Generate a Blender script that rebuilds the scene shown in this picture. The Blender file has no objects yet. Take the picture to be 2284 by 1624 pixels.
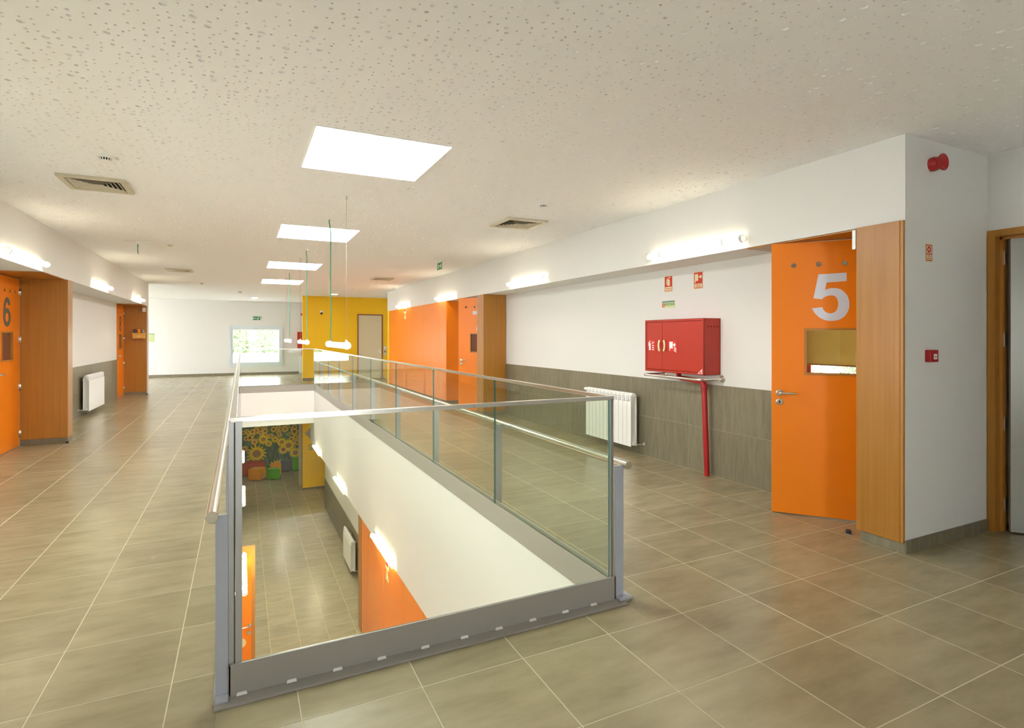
import bpy, bmesh, math, random
import numpy as np
from mathutils import Vector, Matrix
from mathutils.geometry import tessellate_polygon
random.seed(7)
RNG = np.random.default_rng(7)
sc = bpy.context.scene
COL = sc.collection

# ------------------------------------------------------------------ camera, world, exposure
CAM_H, YAW = 1.40, math.radians(25.95)
cd = bpy.data.cameras.new('camera')
cam = bpy.data.objects.new('camera', cd)
COL.objects.link(cam)
cam.location = (0, 0, CAM_H)
cam.rotation_euler = (math.radians(90), 0, -YAW)
cd.sensor_width = 36.0
cd.lens = 1238.0 / 2284.0 * 36.0
cd.shift_y = -(812.0 - 751.4) / 2284.0
cd.clip_start = 0.05
cd.clip_end = 200
sc.camera = cam

w = bpy.data.worlds.new('overcast_sky')
w.use_nodes = True
sc.world = w
bg = w.node_tree.nodes['Background']
bg.inputs['Color'].default_value = (0.97, 0.985, 1.0, 1)
bg.inputs['Strength'].default_value = 5.0

vs = sc.view_settings
vs.view_transform = 'Standard'
vs.look = 'None'
vs.gamma = 1.0
vs.use_curve_mapping = False
vs.exposure = 1.88
sc.cycles.use_denoising = True
sc.cycles.max_bounces = 10
sc.cycles.diffuse_bounces = 5
sc.cycles.transparent_max_bounces = 24
sc.cycles.sample_clamp_indirect = 6.0

SKYLIGHT_POWER = 9.0
TUBE_POWER = 8.5
LOWER_TUBE_POWER = 24.0

# ------------------------------------------------------------------ materials
def lin(r, g, b):
    f = lambda c: (c / 255 / 12.92) if c / 255 <= 0.04045 else ((c / 255 + 0.055) / 1.055) ** 2.4
    return (f(r), f(g), f(b), 1)

def new_mat(name):
    m = bpy.data.materials.new(name)
    m.use_nodes = True
    nt = m.node_tree
    return m, nt, nt.nodes['Principled BSDF']

def mat(name, col, rough=0.5, metal=0.0, spec=0.5, coat=0.0, bump=0.0, bscale=200.0):
    m, nt, p = new_mat(name)
    p.inputs['Base Color'].default_value = col if len(col) == 4 else (*col, 1)
    p.inputs['Roughness'].default_value = rough
    p.inputs['Metallic'].default_value = metal
    p.inputs['Specular IOR Level'].default_value = spec
    p.inputs['Coat Weight'].default_value = coat
    p.inputs['Coat Roughness'].default_value = 0.32
    if bump:
        tc = nt.nodes.new('ShaderNodeTexCoord')
        n = nt.nodes.new('ShaderNodeTexNoise')
        n.inputs['Scale'].default_value = bscale
        b = nt.nodes.new('ShaderNodeBump')
        b.inputs['Strength'].default_value = bump
        b.inputs['Distance'].default_value = 0.002
        nt.links.new(tc.outputs['Object'], n.inputs['Vector'])
        nt.links.new(n.outputs['Fac'], b.inputs['Height'])
        nt.links.new(b.outputs['Normal'], p.inputs['Normal'])
    return m

def emit(name, col, strength):
    m, nt, p = new_mat(name)
    p.inputs['Base Color'].default_value = (0.8, 0.8, 0.8, 1)
    p.inputs['Emission Color'].default_value = (*col, 1)
    p.inputs['Emission Strength'].default_value = strength
    return m

def streaked(name, c0, c1, c2, stretch, rough, scale=6.0, axis_random=True, scratch=0.0, spec=0.5, rvar=0.0, coat=0.0):
    """stone / timber: two stretched noises between three colours, offset at random per object"""
    m, nt, p = new_mat(name)
    N, L = nt.nodes.new, nt.links.new
    tc = N('ShaderNodeTexCoord')
    oi = N('ShaderNodeObjectInfo')
    mul = N('ShaderNodeMath'); mul.operation = 'MULTIPLY'; mul.inputs[1].default_value = 53.0
    L(oi.outputs['Random'], mul.inputs[0])
    add = N('ShaderNodeVectorMath'); add.operation = 'ADD'
    L(tc.outputs['Object'], add.inputs[0])
    L(mul.outputs[0], add.inputs[1])
    mp = N('ShaderNodeMapping')
    mp.inputs['Scale'].default_value = stretch
    L(add.outputs[0], mp.inputs['Vector'])
    n1 = N('ShaderNodeTexNoise'); n1.inputs['Scale'].default_value = scale; n1.inputs['Detail'].default_value = 6; n1.inputs['Roughness'].default_value = 0.6
    L(mp.outputs[0], n1.inputs['Vector'])
    cr = N('ShaderNodeValToRGB')
    cr.color_ramp.elements[0].position = 0.3; cr.color_ramp.elements[0].color = c0
    cr.color_ramp.elements[1].position = 0.72; cr.color_ramp.elements[1].color = c2
    e = cr.color_ramp.elements.new(0.5); e.color = c1
    L(n1.outputs['Fac'], cr.inputs['Fac'])
    out = cr.outputs['Color']
    # tone of each piece
    hs = N('ShaderNodeHueSaturation')
    mr = N('ShaderNodeMapRange'); mr.inputs['To Min'].default_value = 1 - rvar; mr.inputs['To Max'].default_value = 1 + rvar
    L(oi.outputs['Random'], mr.inputs['Value']); L(mr.outputs[0], hs.inputs['Value']); L(out, hs.inputs['Color'])
    out = hs.outputs['Color']
    if scratch:
        mp2 = N('ShaderNodeMapping'); mp2.inputs['Scale'].default_value = (70, 9, 70)
        L(add.outputs[0], mp2.inputs['Vector'])
        n2 = N('ShaderNodeTexNoise'); n2.inputs['Scale'].default_value = 1.0; n2.inputs['Detail'].default_value = 3
        L(mp2.outputs[0], n2.inputs['Vector'])
        n3 = N('ShaderNodeTexNoise'); n3.inputs['Scale'].default_value = 5.0
        L(add.outputs[0], n3.inputs['Vector'])
        r2 = N('ShaderNodeMapRange'); r2.inputs['From Min'].default_value = 0.60; r2.inputs['From Max'].default_value = 0.72
        L(n2.outputs['Fac'], r2.inputs['Value'])
        r3 = N('ShaderNodeMapRange'); r3.inputs['From Min'].default_value = 0.60; r3.inputs['From Max'].default_value = 0.82
        L(n3.outputs['Fac'], r3.inputs['Value'])
        mm = N('ShaderNodeMath'); mm.operation = 'MULTIPLY'
        L(r2.outputs[0], mm.inputs[0]); L(r3.outputs[0], mm.inputs[1])
        m3 = N('ShaderNodeMath'); m3.operation = 'MULTIPLY'; m3.inputs[1].default_value = scratch
        L(mm.outputs[0], m3.inputs[0])
        mx = N('ShaderNodeMix'); mx.data_type = 'RGBA'
        L(m3.outputs[0], mx.inputs['Factor']); L(out, mx.inputs['A'])
        mx.inputs['B'].default_value = (min(1, c2[0] * 1.5), min(1, c2[1] * 1.5), min(1, c2[2] * 1.55), 1)
        out = mx.outputs['Result']
    L(out, p.inputs['Base Color'])
    p.inputs['Roughness'].default_value = rough
    p.inputs['Coat Weight'].default_value = coat
    p.inputs['Coat Roughness'].default_value = 0.32
    p.inputs['Specular IOR Level'].default_value = spec
    return m

def glass(name, tint, ior=1.55, rough=0.0):
    m = bpy.data.materials.new(name); m.use_nodes = True
    nt = m.node_tree; nt.nodes.clear()
    N, L = nt.nodes.new, nt.links.new
    o = N('ShaderNodeOutputMaterial'); mx = N('ShaderNodeMixShader')
    t = N('ShaderNodeBsdfTransparent'); t.inputs['Color'].default_value = (*tint, 1)
    g = N('ShaderNodeBsdfGlossy'); g.inputs['Roughness'].default_value = rough
    fr = N('ShaderNodeFresnel'); fr.inputs['IOR'].default_value = ior
    geo = N('ShaderNodeNewGeometry')
    inv = N('ShaderNodeMath'); inv.operation = 'SUBTRACT'; inv.inputs[0].default_value = 1.0
    mu = N('ShaderNodeMath'); mu.operation = 'MULTIPLY'
    L(geo.outputs['Backfacing'], inv.inputs[1]); L(fr.outputs[0], mu.inputs[0]); L(inv.outputs[0], mu.inputs[1])
    L(mu.outputs[0], mx.inputs['Fac']); L(t.outputs[0], mx.inputs[1]); L(g.outputs[0], mx.inputs[2]); L(mx.outputs[0], o.inputs['Surface'])
    return m

M = {}
M['wall'] = mat('white_wall_paint', (0.765, 0.76, 0.745), 0.75, bump=0.05, bscale=300)
M['ceil'] = mat('ceiling_plasterboard', (0.905, 0.91, 0.925), 0.85)
M['fleece'] = mat('acoustic_fleece', (0.93, 0.93, 0.93), 0.9)
M['tile'] = streaked('floor_porcelain', lin(140, 129, 100), lin(151, 140, 110), lin(161, 150, 121), (1.0, 3.0, 1.0), 0.27, 3.5, scratch=0.35, rvar=0.07)
M['tile_wall'] = streaked('wall_porcelain', lin(116, 108, 88), lin(127, 119, 98), lin(138, 130, 110), (5.0, 5.0, 0.7), 0.5, 5.0, scratch=0.3, rvar=0.06)
M['grout'] = mat('light_grout', lin(192, 184, 155), 0.8)
M['grout_wall'] = mat('wall_grout', lin(176, 168, 146), 0.8)
M['wood'] = streaked('beech_veneer', lin(166, 110, 38), lin(173, 117, 43), lin(180, 124, 50), (9.0, 9.0, 0.25), 0.34, 4.0, rvar=0.03)
M['wood_frame'] = mat('beech_frame', lin(182, 124, 54), 0.4)
M['orange'] = mat('orange_laminate', (0.92, 0.235, 0.001), 0.36, spec=0.5, coat=0.25)
M['orange_grain'] = streaked('orange_stained_veneer', (0.87, 0.215, 0.002, 1), (0.91, 0.23, 0.002, 1), (0.93, 0.245, 0.003, 1), (14, 14, 0.3), 0.34, 4.0, coat=0.35)
M['yellow'] = mat('yellow_wall_paint', (0.93, 0.56, 0.001), 0.55)
M['steel'] = mat('brushed_stainless', (0.74, 0.72, 0.68), 0.22, 1.0)
M['steel_edge'] = mat('dark_satin_stainless', (0.42, 0.42, 0.42), 0.4, 1.0)
M['steel_dull'] = mat('satin_stainless', (0.55, 0.53, 0.48), 0.36, 1.0)
M['grey_metal'] = mat('grey_painted_steel', lin(180, 185, 198), 0.42, 0.0, bump=0.03, bscale=60)
M['kerb'] = mat('grey_painted_kerb', lin(158, 154, 147), 0.45, 0.0, bump=0.03, bscale=40)
M['glass'] = glass('green_tinted_glass', (0.935, 0.965, 0.925))
M['glass_edge'] = mat('glass_edge_green', lin(60, 110, 105), 0.15)
M['clear'] = glass('clear_glass', (0.97, 0.98, 0.97), 1.45)
def frosted():
    m = bpy.data.materials.new('frosted_polycarbonate'); m.use_nodes = True
    nt = m.node_tree; nt.nodes.clear()
    o = nt.nodes.new('ShaderNodeOutputMaterial'); mx = nt.nodes.new('ShaderNodeMixShader'); mx.inputs['Fac'].default_value = 0.45
    t = nt.nodes.new('ShaderNodeBsdfTransparent'); q = nt.nodes.new('ShaderNodeBsdfTranslucent'); q.inputs['Color'].default_value = (0.95, 0.95, 0.95, 1)
    nt.links.new(t.outputs[0], mx.inputs[1]); nt.links.new(q.outputs[0], mx.inputs[2]); nt.links.new(mx.outputs[0], o.inputs['Surface'])
    return m
M['polycarb'] = frosted()
M['cap'] = mat('frosted_end_cap', (0.88, 0.89, 0.90), 0.25)
M['cap'].node_tree.nodes['Principled BSDF'].inputs['Transmission Weight'].default_value = 0.55
M['red'] = mat('red_enamel', (0.45, 0.026, 0.010), 0.38)
M['red2'] = mat('red_plastic', (0.42, 0.006, 0.010), 0.35)
M['redsign'] = mat('sign_red', (0.60, 0.02, 0.012), 0.5)
M['cream'] = mat('sign_cream', lin(226, 216, 170), 0.5)
M['green'] = mat('sign_green', (0.02, 0.25, 0.06), 0.5)
M['signgreen'] = mat('sign_pale_green', lin(205, 215, 160), 0.5)
M['blue'] = mat('sign_blue', lin(50, 100, 165), 0.5)
M['white'] = mat('white_enamel', (0.86, 0.86, 0.85), 0.3)
M['number'] = mat('pale_lettering', lin(222, 226, 240), 0.4)
M['numgrey'] = mat('grey_lettering', lin(96, 92, 76), 0.5)
M['doorgrey'] = mat('grey_door_laminate', lin(158, 157, 148), 0.28, 0.1)
M['doorwhite'] = mat('cream_door_laminate', lin(214, 200, 168), 0.4)
M['black'] = mat('black_rubber', (0.012, 0.012, 0.012), 0.5)
M['dark'] = mat('dark_void', (0.01, 0.01, 0.01), 0.9)
M['grille'] = mat('grille_aluminium', lin(204, 196, 174), 0.4, 0.0)
M['cable'] = mat('green_cable', lin(60, 140, 105), 0.45)
M['wire'] = mat('steel_wire', lin(170, 165, 150), 0.4, 0.6)
M['brown_pane'] = mat('brown_covered_pane', lin(120, 72, 44), 0.12)
M['blind'] = mat('brown_blind', lin(150, 118, 60), 0.8)
_nt = M['blind'].node_tree; _o = _nt.nodes['Material Output']; _p = _nt.nodes['Principled BSDF']
_t = _nt.nodes.new('ShaderNodeBsdfTranslucent'); _t.inputs['Color'].default_value = lin(140, 120, 78)
_c = _nt.nodes.new('ShaderNodeBsdfTransparent'); _c.inputs['Color'].default_value = lin(215, 195, 140)
_m1 = _nt.nodes.new('ShaderNodeMixShader'); _m1.inputs['Fac'].default_value = 0.45
_m2 = _nt.nodes.new('ShaderNodeMixShader'); _m2.inputs['Fac'].default_value = 0.16
_nt.links.new(_p.outputs[0], _m1.inputs[1]); _nt.links.new(_t.outputs[0], _m1.inputs[2]); _nt.links.new(_m1.outputs[0], _m2.inputs[1]); _nt.links.new(_c.outputs[0], _m2.inputs[2]); _nt.links.new(_m2.outputs[0], _o.inputs['Surface'])
M['pvc'] = mat('white_window_frame', lin(216, 226, 232), 0.3)
M['redframe'] = mat('red_window_frame', lin(200, 60, 35), 0.4)
M['leaf'] = mat('tree_leaf', lin(112, 128, 90), 0.6)
M['trunk'] = mat('tree_bark', lin(90, 70, 50), 0.9)
M['ground'] = mat('pale_paving', (0.75, 0.74, 0.70), 0.9)
M['sky_diff'] = emit('skylight_diffuser', (1.0, 0.985, 0.95), SKYLIGHT_POWER)
M['lamp'] = emit('fluorescent_lamp', (1.0, 0.88, 0.62), TUBE_POWER)
M['lamp_low'] = emit('fluorescent_lamp_lower', (1.0, 0.87, 0.60), LOWER_TUBE_POWER)
M['lamp_off'] = emit('pendant_lamp', (1.0, 0.99, 0.96), 6.0)
M['low_fill'] = emit('added_lower_fill_disc', (1.0, 0.93, 0.78), 22.0)  # glow of the added lamps that brighten the lower hall
M['down'] = emit('downlight_disc', (1.0, 0.98, 0.92), 5.0)
M['cushion_red'] = mat('terracotta_vinyl', lin(176, 62, 40), 0.5)
M['cushion_orange'] = mat('orange_vinyl', lin(250, 160, 10), 0.45)
M['cushion_green'] = mat('green_vinyl', lin(80, 170, 20), 0.45)
M['cushion_grey'] = mat('grey_vinyl', lin(95, 95, 100), 0.5)
M['mural_dark'] = streaked('mural_foliage', lin(50, 66, 42), lin(84, 110, 70), lin(124, 146, 98), (6, 6, 1.2), 0.5, 3.0)
M['petal'] = mat('mural_petal', lin(240, 204, 30), 0.5)
M['petal2'] = mat('mural_petal_pale', lin(228, 190, 60), 0.5)
M['seed'] = mat('mural_seed_head', lin(176, 128, 70), 0.5)
M['seed_dark'] = mat('mural_seed_dark', lin(130, 84, 52), 0.5)
M['stem'] = mat('mural_stem', lin(128, 146, 92), 0.5)
M['emblem'] = mat('grey_emblem', lin(160, 152, 120), 0.5)
M['poster'] = mat('pale_green_poster', lin(196, 206, 150), 0.6)
M['figure_blue'] = mat('toy_blue', lin(70, 80, 130), 0.5)
M['shelf_wood'] = mat('pale_shelf_wood', lin(226, 176, 84), 0.5)
M['screen'] = mat('dark_lens', (0.02, 0.02, 0.05), 0.1)

# ------------------------------------------------------------------ mesh helpers
class MB:
    def __init__(s):
        s.v, s.f, s.m, s.sm = [], [], [], []
        s.X = None
    def add(s, vs_, fs, m=0, sm=False):
        o = len(s.v)
        if s.X is not None:
            vs_ = [tuple(s.X @ Vector(p)) for p in vs_]
        s.v += [tuple(p) for p in vs_]
        for f in fs:
            s.f.append([i + o for i in f]); s.m.append(m); s.sm.append(sm)
        return s
    def box(s, x0, x1, y0, y1, z0, z1, m=0):
        v = [(x, y, z) for z in (z0, z1) for y in (y0, y1) for x in (x0, x1)]
        return s.add(v, [(0, 2, 3, 1), (4, 5, 7, 6), (0, 1, 5, 4), (2, 6, 7, 3), (0, 4, 6, 2), (1, 3, 7, 5)], m)
    def cyl(s, p0, p1, r, n=12, r1=None, m=0, caps=True):
        return s.tube([p0, p1], [r, r if r1 is None else r1], n, m, caps)
    def tube(s, path, r, n=10, m=0, caps=True):
        P = [Vector(p) for p in path]
        R = r if isinstance(r, (list, tuple)) else [r] * len(P)
        vs_, fs, up = [], [], None
        for i, p in enumerate(P):
            t = (P[min(i + 1, len(P) - 1)] - P[max(i - 1, 0)]).normalized()
            if up is None:
                a = Vector((0, 0, 1)) if abs(t.z) < 0.9 else Vector((1, 0, 0))
                up = t.cross(a).normalized()
            else:
                up = (up - t * up.dot(t)).normalized()
            b = t.cross(up)
            for k in range(n):
                q = 2 * math.pi * k / n
                vs_.append(p + (up * math.cos(q) + b * math.sin(q)) * R[i])
        for i in range(len(P) - 1):
            for k in range(n):
                fs.append((i * n + k, i * n + (k + 1) % n, (i + 1) * n + (k + 1) % n, (i + 1) * n + k))
        s.add(vs_, fs, m, True)
        if caps:
            o = len(P) - 1
            s.add(vs_[:n], [tuple(range(n))[::-1]], m)
            s.add(vs_[o * n:], [tuple(range(n))], m)
        return s
    def lathe(s, prof, c=(0, 0, 0), n=20, m=0, axis='z'):
        vs_, fs = [], []
        for r, z in prof:
            for k in range(n):
                q = 2 * math.pi * k / n
                x, y = r * math.cos(q), r * math.sin(q)
                p = {'z': (x, y, z), 'y': (x, z, y), 'x': (z, x, y)}[axis]
                vs_.append((p[0] + c[0], p[1] + c[1], p[2] + c[2]))
        for i in range(len(prof) - 1):
            for k in range(n):
                fs.append((i * n + k, i * n + (k + 1) % n, (i + 1) * n + (k + 1) % n, (i + 1) * n + k))
        s.add(vs_, fs, m, True)
        s.add(vs_[:n], [tuple(range(n))], m); s.add(vs_[-n:], [tuple(range(n))], m)
        return s
    def prism(s, loops, d0, d1, fn, m=0, mside=None):
        """polygon with holes (loops of (u, v)) between depths d0 and d1; fn(u, v, d) -> xyz"""
        flat = [p for l in loops for p in l]
        tri = tessellate_polygon([[Vector((p[0], p[1], 0)) for p in l] for l in loops])
        n = len(flat)
        vs_ = [fn(p[0], p[1], d0) for p in flat] + [fn(p[0], p[1], d1) for p in flat]
        fs = [tuple(t) for t in tri] + [tuple(i + n for i in t[::-1]) for t in tri]
        s.add(vs_, fs, m)
        o, side = 0, []
        for l in loops:
            k = len(l)
            for i in range(k):
                a, b = o + i, o + (i + 1) % k
                side.append((a, b, b + n, a + n))
            o += k
        return s.add(vs_, side, m if mside is None else mside)
    def build(s, name, mats, parent=None, bevel=0.0, loc=None):
        me = bpy.data.meshes.new(name)
        me.from_pydata(s.v, [], s.f)
        for k in (mats if isinstance(mats, (list, tuple)) else [mats]):
            me.materials.append(M[k] if isinstance(k, str) else k)
        me.polygons.foreach_set('material_index', s.m)
        me.polygons.foreach_set('use_smooth', s.sm)
        bm = bmesh.new(); bm.from_mesh(me)
        bmesh.ops.remove_doubles(bm, verts=bm.verts, dist=1e-6)
        bmesh.ops.recalc_face_normals(bm, faces=bm.faces)
        if bevel:
            ed = [e for e in bm.edges if len(e.link_faces) == 2 and e.calc_face_angle(0) > 0.6]
            bmesh.ops.bevel(bm, geom=ed, offset=bevel, segments=2, affect='EDGES', profile=0.6)
        for e in bm.edges:
            if len(e.link_faces) == 2 and e.calc_face_angle(0) > 0.7:
                e.smooth = False
        bm.to_mesh(me); bm.free()
        o = bpy.data.objects.new(name, me)
        COL.objects.link(o)
        if parent is not None: o.parent = parent
        if loc is not None: o.location = loc
        return o

def tag(o, label=None, cat=None, group=None, kind=None):
    if label: o['label'] = label
    if cat: o['category'] = cat
    if group: o['group'] = group
    if kind: o['kind'] = kind
    return o

def empty(name, loc=(0, 0, 0), rz=0.0, label=None, cat=None, group=None, kind=None):
    o = bpy.data.objects.new(name, None)
    COL.objects.link(o)
    o.location = loc; o.rotation_euler = (0, 0, rz); o.empty_display_size = 0.1
    return tag(o, label, cat, group, kind)

KIDS = {}
def copy_tree(o, parent=None):
    c = o.copy(); COL.objects.link(c)
    if parent is not None: c.parent = parent
    for ch in [x for x in COL.objects if x.parent == o]:
        copy_tree(ch, c)
    return c

def circle(cx, cy, r, n=16):
    return [(cx + r * math.cos(2 * math.pi * k / n), cy + r * math.sin(2 * math.pi * k / n)) for k in range(n)]

def rect(u0, u1, v0, v1):
    return [(u0, v0), (u1, v0), (u1, v1), (u0, v1)]

def text_mesh(body, size, name, mtl, parent, fn, bold=0.0, align='CENTER'):
    """flat lettering, placed by fn(u, v) -> xyz"""
    cu = bpy.data.curves.new(name, 'FONT')
    cu.body = body; cu.size = size; cu.align_x = align; cu.resolution_u = 3; cu.offset = bold
    t = bpy.data.objects.new(name, cu)
    COL.objects.link(t)
    me0 = t.evaluated_get(bpy.context.evaluated_depsgraph_get()).to_mesh()
    vs_ = [fn(v.co.x, v.co.y) for v in me0.vertices]
    fs = [tuple(p.vertices) for p in me0.polygons]
    me = bpy.data.meshes.new(name); me.from_pydata(vs_, [], fs); me.materials.append(M[mtl])
    bpy.data.objects.remove(t); bpy.data.curves.remove(cu)
    o = bpy.data.objects.new(name, me); COL.objects.link(o)
    if parent is not None: o.parent = parent
    return o

# ------------------------------------------------------------------ main dimensions (metres)
H = 2.713           # upper ceiling
SOF = 2.155         # underside of the door recesses
XR, XRR = 3.854, 4.30      # right soffit plane, right recess wall
XL, XLR = -2.072, -2.56    # left soffit plane, left recess wall
VX0, VX1, VY0, VY1 = -0.025, 1.757, 2.435, 15.85   # void
ZL, ZLC, ZLS = -3.5, -0.93, -1.57          # lower floor, lower ceiling, lower soffit
YF, YY = 22.6, 18.9                        # far wall, yellow wall
TX, TY, TX0, TY0 = 0.452, 0.469, 2.005, 1.215    # floor tile module and origin

# ------------------------------------------------------------------ floor with tiles
def tile_mesh(wx, wy, t=0.006, ch=0.001, mtl='tile', name='floor_tile'):
    me = bpy.data.meshes.new(name)
    v = [(x, y, -t) for y in (0, wy) for x in (0, wx)] + [(x, y, -ch) for y in (0, wy) for x in (0, wx)] + \
        [(x, y, 0) for y in (ch, wy - ch) for x in (ch, wx - ch)]
    f = []
    for a in (0, 4):
        f += [(a, a + 1, a + 5, a + 4), (a + 1, a + 3, a + 7, a + 5), (a + 3, a + 2, a + 6, a + 7), (a + 2, a, a + 4, a + 6)]
    f.append((8, 9, 11, 10))
    me.from_pydata(v, [], f); me.materials.append(M[mtl])
    return me

def clip_out(r, hole):
    """parts of rectangle r=(x0,x1,y0,y1) outside hole"""
    x0, x1, y0, y1 = r; a, b, c, d = hole
    if x1 <= a or x0 >= b or y1 <= c or y0 >= d: return [r]
    out = []
    if x0 < a: out.append((x0, a, y0, y1)); x0 = a
    if x1 > b: out.append((b, x1, y0, y1)); x1 = b
    if y0 < c: out.append((x0, x1, y0, c))
    if y1 > d: out.append((x0, x1, d, y1))
    return out

def lay_tiles(root, z, X0, X1, Y0, Y1, ox, oy, tx, ty, holes, limit=300, gap=0.0044, seen=None):
    full = tile_mesh(tx - gap, ty - gap)
    rects = []
    for i in range(math.floor((X0 - ox) / tx), math.ceil((X1 - ox) / tx)):
        for j in range(math.floor((Y0 - oy) / ty), math.ceil((Y1 - oy) / ty)):
            r = (max(ox + i * tx + gap / 2, X0), min(ox + (i + 1) * tx - gap / 2, X1), max(oy + j * ty + gap / 2, Y0), min(oy + (j + 1) * ty - gap / 2, Y1))
            if r[1] - r[0] < 0.01 or r[3] - r[2] < 0.01: continue
            pieces = [r]
            for h in holes: pieces = [q for p in pieces for q in clip_out(p, h)]
            for q in pieces:
                if q[1] - q[0] > 0.012 and q[3] - q[2] > 0.012: rects.append(q)
    def depth(q):
        cx, cy = (q[0] + q[1]) / 2, (q[2] + q[3]) / 2
        d = cx * math.sin(YAW) + cy * math.cos(YAW); r_ = cx * math.cos(YAW) - cy * math.sin(YAW)
        if seen and not seen(cx, cy): return 1e6 + d * d
        out = abs(r_) > 1.05 * max(d, 0.1) + 0.4 or d < 1.0
        return d + (1e3 if out else 0)
    rects.sort(key=depth)
    for q in rects[:limit]:
        wx, wy = q[1] - q[0], q[3] - q[2]
        me = full if abs(wx - tx + gap) < 1e-4 and abs(wy - ty + gap) < 1e-4 else tile_mesh(wx, wy)
        o = bpy.data.objects.new('floor_tile', me); COL.objects.link(o)
        o.parent = root; o.location = (q[0], q[2], z + random.uniform(-0.0002, 0.0002))
    b = MB()
    for q in rects[limit:]:
        b.box(q[0], q[1], q[2], q[3], z - 0.006, z)
    if len(rects) > limit:
        tag(b.build('far_floor_tiles', 'tile', root), kind='stuff')

floor = empty('floor', label='grey-brown porcelain tiled floor of the upper corridor', kind='structure')
b = MB()
for q in clip_out((-7.0, 8.6, -3.0, YF), (VX0 - 0.06, VX1 + 0.06, VY0 - 0.05, VY1 + 0.05)):
    b.box(q[0], q[1], q[2], q[3], -0.05, -0.0008)
b.build('grout_bed', 'grout', floor)
up_seen = lambda x, y: (XLR - 0.2 < x < 5.0) and y < 24
lay_tiles(floor, 0.0, -7.0, 5.6, 0.2, YF, TX0, TY0, TX, TY, [(VX0 - 0.06, VX1 + 0.06, VY0 - 0.05, VY1 + 0.05), (XRR, 5.6, 2.3, YF), (-7.0, XLR, 0, 16.1)], seen=up_seen)

low = empty('floor_lower', label='grey-brown tiled floor of the storey below, seen down the opening', kind='structure')
MB().box(-4.0, 5.2, 2.3, 22.3, ZL - 0.05, ZL - 0.0008).build('grout_bed', 'grout', low)
lay_tiles(low, ZL, -4.0, 5.0, 3.0, 22.2, 0.842, 10.25, 0.437, 0.45, [(2.15, 5, 0, 16.7), (-4, -0.5, 0, 16.7)], seen=lambda x, y: -0.3 < x < 2.3 and y > 6)

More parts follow.
